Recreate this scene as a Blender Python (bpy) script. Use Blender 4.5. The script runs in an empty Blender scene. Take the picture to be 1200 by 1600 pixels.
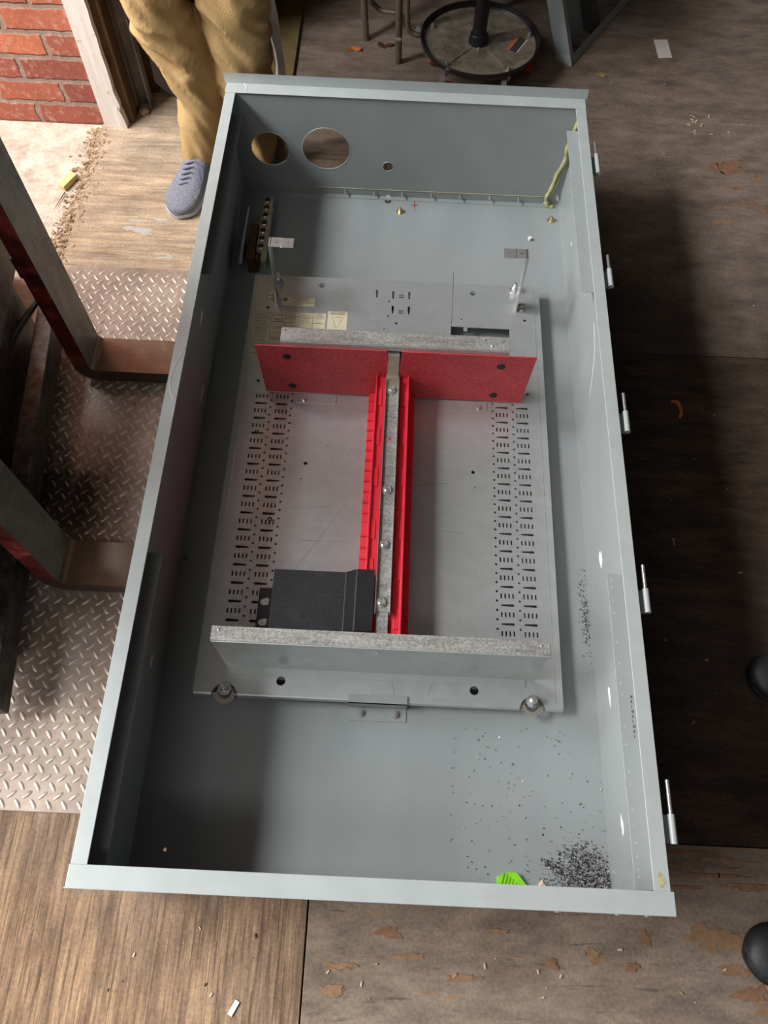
import bpy, bmesh, math, random
from mathutils import Vector, Matrix, noise
C = bpy.context.scene.collection
random.seed(7)
PI = math.pi
# ------------------------------------------------------------------ camera, light, exposure
sc = bpy.context.scene
cd = bpy.data.cameras.new('camera'); cam = bpy.data.objects.new('camera', cd); C.objects.link(cam)
cam.location = (-0.00558, 0.02595, 1.6581)
cam.rotation_euler = (0.449624, -0.020191, 0.042166)
cd.sensor_fit = 'VERTICAL'; cd.sensor_height = 36; cd.lens = 1193.728 / 1600 * 36
cd.clip_start = 0.02; cd.clip_end = 60
sc.camera = cam
w = bpy.data.worlds.new('sky'); sc.world = w; w.use_nodes = True
bg = w.node_tree.nodes['Background']; bg.inputs[0].default_value = (0.95, 0.98, 1.0, 1); bg.inputs[1].default_value = 0.06
def area(name, loc, target, sx, sy, power, col):
    l = bpy.data.lights.new(name, 'AREA'); l.shape = 'RECTANGLE'; l.size = sx; l.size_y = sy; l.energy = power; l.color = col
    o = bpy.data.objects.new(name, l); C.objects.link(o); o.location = loc
    o.rotation_euler = (Vector(target) - Vector(loc)).to_track_quat('-Z', 'Y').to_euler()
    return o
# daylight falling in through the open dock door on the left
area('door_daylight', (-2.28, 1.15, 2.68), (0.0, 0.95, 0.1), 2.6, 0.60, 180, (0.97, 0.985, 1.0))
area('front_fill', (-0.6, -1.1, 2.9), (0.1, 0.5, 0.1), 1.6, .6, 13, (1.0, 0.98, 0.96))  # added soft fill lamp inside the closed front wall
area('street_daylight', (-3.0, -0.75, 1.75), (0.3, 0.75, 0.2), 1.6, 1.3, 70, (1.0, 0.985, 0.96))
area('yard_daylight', (-3.3, 1.35, 1.7), (-0.3, 1.9, 0.0), 2.6, 1.7, 120, (1.0, 0.985, 0.96))
vs = sc.view_settings
vs.view_transform = 'Standard'; vs.look = 'None'; vs.gamma = 1; vs.use_curve_mapping = False; vs.exposure = 0.38

# ------------------------------------------------------------------ materials
class NT:
    def __init__(s, name):
        s.m = bpy.data.materials.new(name); s.m.use_nodes = True
        s.t = s.m.node_tree; s.b = s.t.nodes['Principled BSDF']
        s.tc = s.t.nodes.new('ShaderNodeTexCoord')
        s.pos = s.t.nodes.new('ShaderNodeNewGeometry').outputs['Position']
    def l(s, a, b): s.t.links.new(a, b)
    def n(s, typ, **k):
        nd = s.t.nodes.new(typ)
        for a, v in k.items(): setattr(nd, a, v)
        return nd
    def map(s, scale=(1, 1, 1), src=None, rot=(0, 0, 0)):
        m = s.n('ShaderNodeMapping'); m.inputs['Scale'].default_value = scale; m.inputs['Rotation'].default_value = rot
        s.l(src or s.pos, m.inputs[0]); return m.outputs[0]
    def noise(s, vec, scale=5, detail=4, rough=.55, dist=0):
        n = s.n('ShaderNodeTexNoise'); s.l(vec, n.inputs['Vector'])
        n.inputs['Scale'].default_value = scale; n.inputs['Detail'].default_value = detail
        n.inputs['Roughness'].default_value = rough; n.inputs['Distortion'].default_value = dist
        return n.outputs[0]
    def voro(s, vec, scale=20, feature='F1', out='Distance'):
        n = s.n('ShaderNodeTexVoronoi', feature=feature); s.l(vec, n.inputs['Vector']); n.inputs['Scale'].default_value = scale
        return n.outputs[out]
    def ramp(s, fac, stops, interp='LINEAR'):
        r = s.n('ShaderNodeValToRGB'); r.color_ramp.interpolation = interp
        e = r.color_ramp.elements
        while len(e) < len(stops): e.new(.5)
        for i, (p, c) in enumerate(stops):
            e[i].position = p
            e[i].color = (c[0], c[1], c[2], 1) if isinstance(c, (tuple, list)) else (c, c, c, 1)
        s.l(fac, r.inputs[0]); return r.outputs[0]
    def mix(s, fac, a, b, mode='MIX'):
        m = s.n('ShaderNodeMix', data_type='RGBA', blend_type=mode)
        for v, k in ((fac, 0), (a, 6), (b, 7)):
            if isinstance(v, (int, float)): m.inputs[k].default_value = v
            elif isinstance(v, (tuple, list)): m.inputs[k].default_value = (*v[:3], 1)
            else: s.l(v, m.inputs[k])
        return m.outputs[2]
    def base(s, v):
        if isinstance(v, (tuple, list)): s.b.inputs['Base Color'].default_value = (*v[:3], 1)
        else: s.l(v, s.b.inputs['Base Color'])
    def set(s, **k):
        for a, v in k.items():
            i = s.b.inputs[a.replace('_', ' ')]
            if isinstance(v, (int, float)): i.default_value = v
            else: s.l(v, i)
    def bump(s, h, strength=.3, dist=.002):
        b = s.n('ShaderNodeBump'); b.inputs['Strength'].default_value = strength; b.inputs['Distance'].default_value = dist
        s.l(h, b.inputs['Height']); s.l(b.outputs[0], s.b.inputs['Normal'])
M = {}
def simple(name, col, rough=.5, metal=0, spec=.5, var=.12, scale=40, bump=0):
    t = NT(name); v = t.noise(t.pos, scale, 4)
    d = tuple(c * (1 - var) for c in col); h = tuple(min(1, c * (1 + var)) for c in col)
    t.base(t.ramp(v, [(.3, d), (.7, h)])); t.set(Roughness=rough, Metallic=metal, Specular_IOR_Level=spec)
    if bump: t.bump(t.noise(t.pos, scale * 3, 3), bump, .001)
    M[name] = t.m; return t
# grey enamel of the enclosure, a little dust and fine scuffs
t = NT('grey_enamel'); a = t.noise(t.map((3, 1, 3)), 3, 5); b_ = t.noise(t.pos, 90, 3)
c = t.ramp(a, [(.3, (.240, .262, .260)), (.7, (.275, .298, .296))])
sp = t.ramp(t.noise(t.pos, 260, 2), [(.76, 0), (.80, 1)])
t.base(t.mix(sp, c, (.42, .44, .43))); t.set(Roughness=t.ramp(b_, [(.3, .30), (.7, .42)]), Specular_IOR_Level=.55); M['grey_enamel'] = t.m
simple('lit_enamel', (.345, .375, .368), .38, 0, .5, .05, 25)  # enclosure paint made lighter, with the rims' sky light in its colour
# galvanised sheet
def galv(name, d, h, rough=.36, spang=55, metal=.75):
    t = NT(name); a = t.voro(t.pos, spang, 'F1', 'Color'); b = t.noise(t.map((2, 14, 2)), 6, 5)
    s = t.n('ShaderNodeSeparateColor'); t.l(a, s.inputs[0])
    f = t.mix(.68, s.outputs[0], b)
    t.base(t.ramp(f, [(.2, d), (.8, h)])); t.set(Metallic=metal, Roughness=rough); t.bump(t.noise(t.map((1, 30, 1)), 20, 3), .06, .0005); M[name] = t.m
galv('galvanised', (.475, .50, .49), (.55, .575, .565), .36, 38, .6)
galv('galvanised_spangle', (.20, .195, .18), (.62, .62, .59), .40, 330, .5)
galv('zinc', (.48, .48, .47), (.75, .75, .73), .24, 300, .75)
simple('tan_zinc', (.50, .46, .37), .4, .7, .5, .12, 60)
simple('brass', (.55, .47, .28), .3, .85, .5, .12, 60)
simple('bronze_bar', (.46, .42, .32), .42, .4, .5, .2, 60)
simple('copper_brown', (.13, .05, .025), .45, .3, .5, .3, 60)
simple('red_plastic', (.72, .028, .05), .34, 0, .5, .06, 30)
# red fibre board with pale fibres
t = NT('red_fibre'); v = t.noise(t.pos, 16, 6, .7); f = t.noise(t.pos, 330, 3, .6); w1 = t.noise(t.map((1, 1, 1)), 60, 3, .5, 3.5)
c = t.ramp(v, [(.3, (.33, .013, .024)), (.7, (.50, .03, .042))])
c = t.mix(t.ramp(f, [(.52, 0), (.70, .5)]), c, (.70, .17, .17))
c = t.mix(t.ramp(w1, [(.490, 0), (.5, .75), (.510, 0)]), c, (.80, .33, .30))
t.base(c); t.set(Roughness=.45); t.bump(f, .15, .0006); M['red_fibre'] = t.m
simple('black_plastic', (.018, .019, .021), .33, 0, .5, .2, 60)
t = NT('black_mesh_plastic'); d = t.voro(t.map((1, 1, 1), rot=(0, 0, .4)), 420)
c = t.ramp(d, [(.25, (.006, .0065, .007)), (.55, (.030, .031, .033))])
t.base(t.mix(t.ramp(t.noise(t.pos, 30, 5), [(.55, 0), (.8, .25)]), c, (.10, .10, .10))); t.set(Roughness=.5, Specular_IOR_Level=.35); M['black_mesh_plastic'] = t.m
simple('black_rubber', (.015, .014, .014), .55, 0, .4, .3, 80)
simple('black_paint', (.014, .011, .012), .38, 0, .5, .3, 50)
simple('dark_grey_paint', (.05, .055, .052), .55)
simple('label_cream', (.60, .54, .38), .6, 0, .3, .06, 60)
simple('label_ink', (.10, .08, .05), .6)
simple('caulk', (.36, .34, .17), .45, 0, .4, .25, 60, .3)
simple('stain_yellow', (.36, .33, .20), .5, 0, .4, .4, 200)
simple('white_paint_scrap', (.72, .70, .66), .7)
simple('red_ink', (.30, .01, .02), .6)
simple('lime_plastic', (.26, .72, .02), .4, 0, .5, .15, 60)
simple('chip_wood', (.42, .25, .12), .8, 0, .3, .3, 120)
simple('pale_wood', (.60, .48, .33), .8, 0, .3, .2, 90)
simple('yellow_wood', (.62, .50, .22), .75, 0, .3, .12, 60)
simple('tan_slat', (.20, .145, .06), .6, 0, .3, .2, 20)
simple('paper', (.80, .74, .68), .8, 0, .2, .04, 20)
simple('white_cloth', (.85, .80, .78), .9, 0, .2, .1, 20)
simple('dark_shaving', (.03, .022, .03), .4, .4, .5, .3, 300)
simple('bright_shaving', (.62, .58, .60), .3, .8, .5, .3, 300)
simple('leaf_orange', (.48, .16, .05), .8, 0, .2, .3, 200)
simple('red_caster', (.62, .03, .04), .4)
simple('chair_paint', (.17, .135, .10), .45, .3, .5, .25, 40)
simple('grey_sheet', (.22, .215, .205), .6, 0, .3, .08, 10)
simple('orange_label', (.60, .16, .05), .6)
simple('old_steel', (.20, .175, .145), .5, .35, .5, .35, 14, .2)
simple('dark_timber', (.085, .045, .022), .75, 0, .3, .35, 16, .3)
simple('dark_wall', (.05, .042, .036), .9)
simple('ceiling_paint', (.07, .065, .06), .9)
simple('shoe_sole', (.40, .42, .46), .6)
simple('lace', (.10, .10, .16), .8)
simple('black_shoe', (.022, .023, .026), .5, 0, .4, .3, 90, .3)
simple('dark_trouser', (.03, .032, .04), .9)
t = NT('shoe_knit'); d = t.voro(t.pos, 330); c = t.ramp(d, [(.2, (.085, .088, .11)), (.6, (.205, .21, .242))])
t.base(c); t.set(Roughness=.8); t.bump(d, .4, .001); M['shoe_knit'] = t.m
t = NT('khaki'); a = t.noise(t.pos, 9, 5); wv = t.noise(t.map((700, 700, 300)), 1, 2)
t.base(t.ramp(a, [(.3, (.39, .25, .105)), (.7, (.49, .325, .15))])); t.set(Roughness=.9, Specular_IOR_Level=.2)
t.bump(t.mix(.25, t.noise(t.map((10, 10, 6)), 1.2, 3, .5, .8), wv), .5, .02); M['khaki'] = t.m
# bare plywood, grain along the given axis
def plywood(name, along, dark, mid, light, dirt, dscale=1.6, chips=None, chip_amt=.60, bumpy=.5, st=None, painted_shade=None, cr=(.36, .44)):
    t = NT(name); sc_ = (38, 2.2, 1) if along == 'y' else (2.2, 38, 1)
    if st: sc_ = st
    g = t.noise(t.map(sc_), 1.0, 8, .62, 1.6)
    g2 = t.noise(t.map(tuple(q * 3.2 for q in sc_)), 1.0, 5, .65, .6)
    f = t.mix(.42, g, g2)
    c = t.ramp(f, [(.36, dark), (.50, mid), (.63, light)])
    p = t.noise(t.pos, dscale, 7, .62, .6)
    c = t.mix(t.ramp(p, [(.38, 0), (.68, 1)]), c, t.mix(.55, c, dirt))
    crk = t.noise(t.map(tuple(q * (5.5 if q > 10 else 2.2) for q in sc_)), 1.0, 4, .6, .3)
    c = t.mix(t.ramp(crk, [(cr[0], .7), (cr[1], 0)]), c, tuple(q * .6 for q in dark))
    gr = t.noise(t.pos, 150, 6, .7)
    c = t.mix(1.0, c, t.ramp(gr, [(.36, .80), (.5, 1.0), (.66, 1.2)]), 'MULTIPLY')
    c = t.mix(1.0, c, t.ramp(t.noise(t.map((7, 16, 1) if along == 'x' else (16, 7, 1)), 1.0, 8, .7), [(.34, .66), (.5, 1.0), (.66, 1.28)]), 'MULTIPLY')
    if painted_shade:  # shade on the floor painted into the colour, fading along y
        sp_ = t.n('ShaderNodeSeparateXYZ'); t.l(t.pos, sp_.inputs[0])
        mr = t.n('ShaderNodeMapRange'); t.l(sp_.outputs[1], mr.inputs[0]); mr.inputs[1].default_value = painted_shade[0]; mr.inputs[2].default_value = painted_shade[1]; mr.inputs[3].default_value = .62; mr.inputs[4].default_value = 0
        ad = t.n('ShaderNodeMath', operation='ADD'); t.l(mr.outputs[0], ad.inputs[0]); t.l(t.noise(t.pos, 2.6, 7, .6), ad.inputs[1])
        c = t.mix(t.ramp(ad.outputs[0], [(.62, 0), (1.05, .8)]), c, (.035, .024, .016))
    if chips:
        cs = (5, 26, 1) if along == 'x' else (26, 5, 1)
        k = t.noise(t.map(cs), 1.0, 6, .66, .7); k2 = t.noise(t.pos, 2.0, 3)
        kk = t.mix(.28, k, k2)
        c = t.mix(t.ramp(kk, [(chip_amt, 0), (chip_amt + .015, 1)]), c, t.ramp(g2, [(.4, chips), (.6, tuple(q * 1.6 for q in chips))]))
    fl = t.noise(t.pos, 210, 2); c = t.mix(t.ramp(fl, [(.74, 0), (.77, .6)]), c, (.50, .40, .28))
    t.base(c); t.set(Roughness=.78, Specular_IOR_Level=.25); t.bump(f, bumpy, .004); M[name] = t.m
plywood('plywood_tan', 'y', (.10, .060, .036), (.25, .155, .092), (.42, .28, .155), (.20, .145, .115), 2.4)
plywood('plywood_pale', 'x', (.20, .145, .10), (.36, .26, .17), (.52, .38, .23), (.30, .245, .20), 3.0, None, .6, .5, (2.0, 30, 1), None, (.30, .37))
plywood('plywood_brown', 'x', (.16, .118, .088), (.215, .160, .120), (.27, .205, .155), (.29, .23, .18), 2.2, (.26, .15, .075), .62, .3, (4, 13, 1), None, (.30, .38))
plywood('plywood_mud', 'x', (.16, .115, .085), (.22, .162, .122), (.28, .21, .158), (.20, .158, .125), 1.8, (.25, .135, .065), .66, .25, (4, 13, 1), (1.34, 1.85), (.28, .36))  # includes painted shade, darkest at the near seam
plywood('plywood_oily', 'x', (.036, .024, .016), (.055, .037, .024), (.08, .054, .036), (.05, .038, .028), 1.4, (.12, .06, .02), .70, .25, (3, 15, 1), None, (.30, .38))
t = NT('concrete'); a = t.noise(t.pos, 14, 8, .7); b = t.noise(t.pos, 130, 4); g = t.noise(t.pos, 3, 4)
c = t.ramp(a, [(.38, (.36, .28, .215)), (.62, (.62, .52, .42))]); c = t.mix(t.ramp(b, [(.58, 0), (.70, .7)]), c, (.26, .17, .11))
c = t.mix(t.ramp(g, [(.5, 0), (.7, .4)]), c, (.60, .42, .32)); t.base(c); t.set(Roughness=.9); t.bump(b, .5, .003); M['concrete'] = t.m
t = NT('rubble'); a = t.noise(t.pos, 60, 8, .7); t.base(t.ramp(a, [(.40, (.16, .09, .05)), (.5, (.40, .27, .16)), (.62, (.55, .42, .28))])); t.set(Roughness=.95); t.bump(a, .9, .006); M['rubble'] = t.m
def tread_mat(name, lo, hi, patch_col, met, rr):
    t = NT(name); a = t.noise(t.pos, 5, 7, .65); b = t.noise(t.pos, 60, 5); r = t.noise(t.pos, 2.2, 4)
    c = t.ramp(a, [(.36, lo), (.62, hi)]); c = t.mix(t.ramp(b, [(.50, 0), (.75, .5)]), c, (.18, .115, .08))
    vd = t.n('ShaderNodeVectorMath', operation='DISTANCE'); wv_ = t.n('ShaderNodeVectorMath', operation='MULTIPLY_ADD')
    t.l(t.noise(t.pos, 7, 6, .65), wv_.inputs[0]); wv_.inputs[1].default_value = (.28, .28, 0); t.l(t.pos, wv_.inputs[2])
    t.l(wv_.outputs[0], vd.inputs[0]); vd.inputs[1].default_value = (-.665, .955, .005)
    dark_patch = t.ramp(vd.outputs['Value'], [(.09, 1), (.19, 0)]); c = t.mix(t.mix(.15, dark_patch, (0, 0, 0)), c, patch_col); t.base(c)  # darker, glossier patch with a noisy edge between the forks
    t.set(Metallic=met, Roughness=t.mix(dark_patch, t.ramp(r, [(.35, rr), (.65, rr + .2)]), (.16, .16, .16))); t.bump(b, .15, .001); M[name] = t.m
tread_mat('tread_steel', (.21, .155, .12), (.38, .295, .235), (.022, .016, .012), .25, .40)
tread_mat('tread_polished', (.43, .36, .30), (.54, .46, .39), (.05, .036, .028), .4, .32)
t = NT('worn_fork_face'); a = t.noise(t.map((8, 8, 5)), 1.3, 8, .7, .8); b = t.noise(t.map((60, 60, 12)), 1, 5)
c = t.ramp(a, [(.30, (.050, .042, .034)), (.52, (.15, .145, .125)), (.75, (.24, .235, .21))]); c = t.mix(t.ramp(b, [(.60, 0), (.66, .7)]), c, (.20, .03, .025))
t.base(c); t.set(Metallic=.2, Roughness=.42); t.bump(b, .3, .001); M['worn_fork_face'] = t.m
t = NT('rusty_tine'); a = t.noise(t.pos, 18, 8, .7); b = t.noise(t.map((10, 50, 10)), 1, 5)
c = t.ramp(a, [(.3, (.055, .032, .018)), (.6, (.15, .085, .045)), (.8, (.28, .19, .11))]); t.base(t.mix(.2, c, (.20, .17, .14))); t.set(Metallic=.35, Roughness=.32); t.bump(b, .25, .002); M['rusty_tine'] = t.m
t = NT('worn_red_paint'); a = t.noise(t.pos, 26, 7, .7); c = t.ramp(a, [(.4, (.05, .008, .008)), (.56, (.17, .02, .02)), (.72, (.36, .12, .11))])
s_ = t.n('ShaderNodeSeparateXYZ'); t.l(t.pos, s_.inputs[0]); c = t.mix(t.ramp(s_.outputs[2], [(.052, 1), (.10, 0)]), c, (.055, .034, .024)); t.base(c); t.set(Roughness=.45); M['worn_red_paint'] = t.m
t = NT('dark_forklift_steel'); a = t.noise(t.pos, 40, 6, .7); t.base(t.ramp(a, [(.4, (.03, .026, .022)), (.7, (.11, .10, .09))])); t.set(Metallic=.5, Roughness=.38); t.bump(a, .4, .003); M['dark_forklift_steel'] = t.m
t = NT('stool_tray'); a = t.noise(t.pos, 24, 8, .72); t.base(t.ramp(a, [(.35, (.11, .088, .066)), (.65, (.30, .25, .19))])); t.set(Roughness=.6); M['stool_tray'] = t.m
t = NT('weathered_white_wood'); a = t.noise(t.map((60, 60, 4)), 1, 6, .6); b = t.noise(t.pos, 25, 6, .7)
c = t.ramp(a, [(.3, (.66, .57, .50)), (.7, (.80, .74, .68))]); c = t.mix(t.ramp(b, [(.62, 0), (.68, .8)]), c, (.42, .30, .20)); t.base(c); t.set(Roughness=.8); t.bump(a, .4, .003); M['weathered_white_wood'] = t.m
t = NT('brickwork'); v = t.n('ShaderNodeCombineXYZ'); s = t.n('ShaderNodeSeparateXYZ'); t.l(t.pos, s.inputs[0])
t.l(s.outputs[0], v.inputs[0]); t.l(s.outputs[2], v.inputs[1])
wob = t.noise(t.pos, 30, 5); wm = t.n('ShaderNodeVectorMath', operation='MULTIPLY_ADD'); t.l(wob, wm.inputs[0]); wm.inputs[1].default_value = (.022, .014, 0); t.l(v.outputs[0], wm.inputs[2])
bk = t.n('ShaderNodeTexBrick'); bk.offset = .5; t.l(wm.outputs[0], bk.inputs['Vector'])
for k, q in (('Scale', 1), ('Mortar Size', .0095), ('Mortar Smooth', .5), ('Bias', 0), ('Brick Width', .205), ('Row Height', .073)): bk.inputs[k].default_value = q
bk.inputs['Color1'].default_value = (.27, .070, .048, 1); bk.inputs['Color2'].default_value = (.55, .16, .075, 1); bk.inputs['Mortar'].default_value = (.30, .21, .16, 1)
nz = t.noise(t.pos, 55, 7, .7); c = t.mix(t.ramp(nz, [(.52, 0), (.66, .6)]), bk.outputs['Color'], (.55, .36, .28)); c = t.mix(t.ramp(t.noise(t.pos, 9, 5), [(.5, 0), (.75, .35)]), c, (.24, .06, .045))
t.base(c); t.set(Roughness=.9)
hm = t.n('ShaderNodeMath', operation='SUBTRACT'); hm.inputs[0].default_value = 1; t.l(bk.outputs['Fac'], hm.inputs[1])
t.bump(t.mix(.3, hm.outputs[0], nz), .8, .012); M['brickwork'] = t.m

# ------------------------------------------------------------------ mesh helpers
WP = {}
def tag(o, label=None, cat=None, group=None, kind=None):
    for k, v in (('label', label), ('category', cat), ('group', group), ('kind', kind)):
        if v: o[k] = v
    return o
def thing(name, loc, label, cat, group=None):
    o = bpy.data.objects.new(name, None); C.objects.link(o); o.location = loc; WP[o] = Vector(loc); o.empty_display_size = .05
    return tag(o, label, cat, group)
def frame(d):
    d = Vector(d).normalized(); u = Vector((0, 0, 1)) if abs(d.z) < .9 else Vector((1, 0, 0))
    a = d.cross(u).normalized(); return a, d.cross(a).normalized(), d
class MB:
    def __init__(s): s.bm = bmesh.new()
    def box(s, x0, x1, y0, y1, z0, z1, mi=0):
        v = [s.bm.verts.new((x, y, z)) for x in (x0, x1) for y in (y0, y1) for z in (z0, z1)]
        for f in ((0, 1, 3, 2), (4, 6, 7, 5), (0, 4, 5, 1), (2, 3, 7, 6), (0, 2, 6, 4), (1, 5, 7, 3)):
            s.bm.faces.new([v[i] for i in f]).material_index = mi
        return s
    def obox(s, c, ax, ay, az):  # centre and three half-axis vectors
        c = Vector(c); ax, ay, az = Vector(ax), Vector(ay), Vector(az)
        v = [s.bm.verts.new(c + a * ax + b * ay + d * az) for a in (-1, 1) for b in (-1, 1) for d in (-1, 1)]
        for f in ((0, 1, 3, 2), (4, 6, 7, 5), (0, 4, 5, 1), (2, 3, 7, 6), (0, 2, 6, 4), (1, 5, 7, 3)): s.bm.faces.new([v[i] for i in f])
        return s
    def bar(s, p0, p1, w, h, up=(0, 0, 1)):
        p0, p1 = Vector(p0), Vector(p1); d = (p1 - p0); a = d.cross(Vector(up)).normalized(); b = a.cross(d).normalized()
        return s.obox((p0 + p1) / 2, d / 2, a * w / 2, b * h / 2)
    def cyl(s, p0, p1, r, n=16, r2=None, rot=0):
        p0, p1 = Vector(p0), Vector(p1); r2 = r if r2 is None else r2; a, b, d = frame(p1 - p0)
        A = [s.bm.verts.new(p0 + (a * math.cos(rot + 2 * PI * i / n) + b * math.sin(rot + 2 * PI * i / n)) * r) for i in range(n)]
        B = [s.bm.verts.new(p1 + (a * math.cos(rot + 2 * PI * i / n) + b * math.sin(rot + 2 * PI * i / n)) * r2) for i in range(n)]
        for i in range(n): s.bm.faces.new((A[i], A[(i + 1) % n], B[(i + 1) % n], B[i]))
        s.bm.faces.new(A[::-1]); s.bm.faces.new(B); return s
    def tube(s, pts, r, n=8, rs=None):
        pts = [Vector(p) for p in pts]; rings = []; pa = None
        for i, p in enumerate(pts):
            d = (pts[min(i + 1, len(pts) - 1)] - pts[max(i - 1, 0)]).normalized()
            if pa is None: pa = frame(d)[0]
            a = (pa - d * pa.dot(d)).normalized(); pa = a; b = d.cross(a); q = rs[i] if rs else r
            rings.append([s.bm.verts.new(p + (a * math.cos(2 * PI * k / n) + b * math.sin(2 * PI * k / n)) * q) for k in range(n)])
        for A, B in zip(rings, rings[1:]):
            for k in range(n): s.bm.faces.new((A[k], A[(k + 1) % n], B[(k + 1) % n], B[k]))
        s.bm.faces.new(rings[0][::-1]); s.bm.faces.new(rings[-1]); return s
    def prism(s, poly, f0, f1):  # poly 2-D, f0/f1 map (u,v)->3-D
        A = [s.bm.verts.new(f0(*p)) for p in poly]; B = [s.bm.verts.new(f1(*p)) for p in poly]; n = len(poly)
        s.bm.faces.new(A[::-1]); s.bm.faces.new(B)
        for i in range(n): s.bm.faces.new((A[i], A[(i + 1) % n], B[(i + 1) % n], B[i]))
        return s
    def torus(s, c, R, r, axis=(0, 0, 1), n=24, m=8):
        a, b, d = frame(axis); c = Vector(c); rings = []
        for i in range(n):
            t = 2 * PI * i / n; e = a * math.cos(t) + b * math.sin(t)
            rings.append([s.bm.verts.new(c + e * (R + r * math.cos(2 * PI * k / m)) + d * r * math.sin(2 * PI * k / m)) for k in range(m)])
        for i in range(n):
            A, B = rings[i], rings[(i + 1) % n]
            for k in range(m): s.bm.faces.new((A[k], A[(k + 1) % m], B[(k + 1) % m], B[k]))
        return s
    def lathe(s, c, prof, n=32, axis=(0, 0, 1)):  # prof [(r,z)...]
        a, b, d = frame(axis); c = Vector(c); rings = []
        for r, z in prof: rings.append([s.bm.verts.new(c + d * z + (a * math.cos(2 * PI * k / n) + b * math.sin(2 * PI * k / n)) * max(r, 1e-4)) for k in range(n)])
        for A, B in zip(rings, rings[1:]):
            for k in range(n): s.bm.faces.new((A[k], A[(k + 1) % n], B[(k + 1) % n], B[k]))
        s.bm.faces.new(rings[0][::-1]); s.bm.faces.new(rings[-1]); return s
    def build(s, name, mat, parent=None, bev=0, smooth=False, origin=None, keep=False):
        bm = s.bm; bmesh.ops.recalc_face_normals(bm, faces=bm.faces[:])
        vs_ = bm.verts; lo = Vector([min(v.co[i] for v in vs_) for i in range(3)]); hi = Vector([max(v.co[i] for v in vs_) for i in range(3)])
        o0 = Vector(origin) if origin else Vector(((lo.x + hi.x) / 2, (lo.y + hi.y) / 2, lo.z))
        for v in vs_: v.co -= o0
        me = bpy.data.meshes.new(name); bm.to_mesh(me); bm.free()
        for m_ in (mat if isinstance(mat, (list, tuple)) else [mat]): me.materials.append(M[m_])
        o = bpy.data.objects.new(name, me); C.objects.link(o); WP[o] = o0
        if parent: o.parent = parent; o.location = o0 - WP[parent]
        else: o.location = o0
        if smooth:
            for p in me.polygons: p.use_smooth = True
            me.set_sharp_from_angle(angle=math.radians(38))
        if bev:
            md = o.modifiers.new('bevel', 'BEVEL'); md.width = bev; md.segments = 2; md.limit_method = 'ANGLE'; md.harden_normals = False
        return o
def cut(o, cutter):  # subtract a cutter built as MB, bake the result and drop the cutter
    bmesh.ops.recalc_face_normals(cutter.bm, faces=cutter.bm.faces[:])
    off = WP[o]
    for v in cutter.bm.verts: v.co -= off
    me = bpy.data.meshes.new('cutter'); cutter.bm.to_mesh(me); cutter.bm.free()
    c = bpy.data.objects.new('cutter', me); C.objects.link(c)
    c.matrix_world = Matrix.Identity(4)
    par = o.parent; loc = o.location.copy(); o.parent = None; o.location = (0, 0, 0)
    md = o.modifiers.new('b', 'BOOLEAN'); md.operation = 'DIFFERENCE'; md.solver = 'EXACT'; md.object = c
    bpy.context.view_layer.update()
    dg = bpy.context.evaluated_depsgraph_get()
    new = bpy.data.meshes.new_from_object(o.evaluated_get(dg)); o.modifiers.remove(md); o.data = new
    o.parent = par; o.location = loc; bpy.data.objects.remove(c)
def hexbolt(mb, c, r=.007, h=.005, axis=(0, 0, 1), washer=.011, stud=0):
    c = Vector(c); a = Vector(axis).normalized()
    if washer: mb.cyl(c, c + a * .0016, washer, 20)
    mb.cyl(c + a * .0014, c + a * (h + .0014), r, 6)
    if stud: mb.cyl(c, c + a * stud, r * .52, 12)
    return mb
def smoothpath(pts, k=6):
    P = [Vector(p) for p in pts]; P = [P[0]] + P + [P[-1]]; out = []
    for i in range(1, len(P) - 2):
        for j in range(k):
            t = j / k; a, b, c, d = P[i - 1:i + 3]
            out.append(.5 * ((2 * b) + (c - a) * t + (2 * a - 5 * b + 4 * c - d) * t * t + (3 * b - a - 3 * c + d) * t ** 3))
    out.append(P[-2]); return out

# ------------------------------------------------------------------ setting
def struct(mb, name, mat, **k): return tag(mb.build(name, mat, **k), kind='structure')
def sheet(x0, x1, y0, y1, mat, z=0.0, bev=.0012): return struct(MB().box(x0, x1, y0, y1, z - .018, z), 'floor', mat, bev=bev)
sheet(-3.0, -.1175, -1.3, .40, 'plywood_tan')
sheet(-.1145, 2.4, -1.1, .1175, 'plywood_brown')
sheet(-.1145, 2.4, .1195, 1.3385, 'plywood_oily')
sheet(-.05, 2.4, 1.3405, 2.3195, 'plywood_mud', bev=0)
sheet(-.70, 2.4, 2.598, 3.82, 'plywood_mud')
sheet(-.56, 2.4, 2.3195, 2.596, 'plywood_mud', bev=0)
sheet(-.95, -.052, 1.10, 2.318, 'plywood_pale')
sheet(-.86, -.1175, .402, 1.098, 'plywood_tan')
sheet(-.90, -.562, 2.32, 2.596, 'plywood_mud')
struct(MB().box(-3.5, -.952, .402, 2.16, -.05, -.004), 'floor', 'concrete')
struct(MB().box(-3.5, 3, -1.6, 4.2, -.12, -.05), 'floor', 'dark_timber')
mb = MB()   # crumbling edge between the concrete and the plywood
for i in range(2200):
    y = random.uniform(1.5, 2.12); x = -.965 + .02 * math.sin((2.12 - y) * 5) + random.gauss(0, .018) + (y - 1.9) * .06
    r = random.choice((.0008, .001, .0015, .002, .0035)) * random.uniform(.7, 1.3); a = random.uniform(0, PI)
    d = [Vector((random.uniform(-.3, .3), random.uniform(-.3, .3), 0)) for q in range(3)]
    mb.obox((x, y, random.uniform(-.004, .0)), Vector((r * 1.4 * math.cos(a), r * 1.4 * math.sin(a), r * .3)), Vector((-r * math.sin(a), r * math.cos(a), r * .2)), Vector((r * .3, 0, r * .5)))
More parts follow.
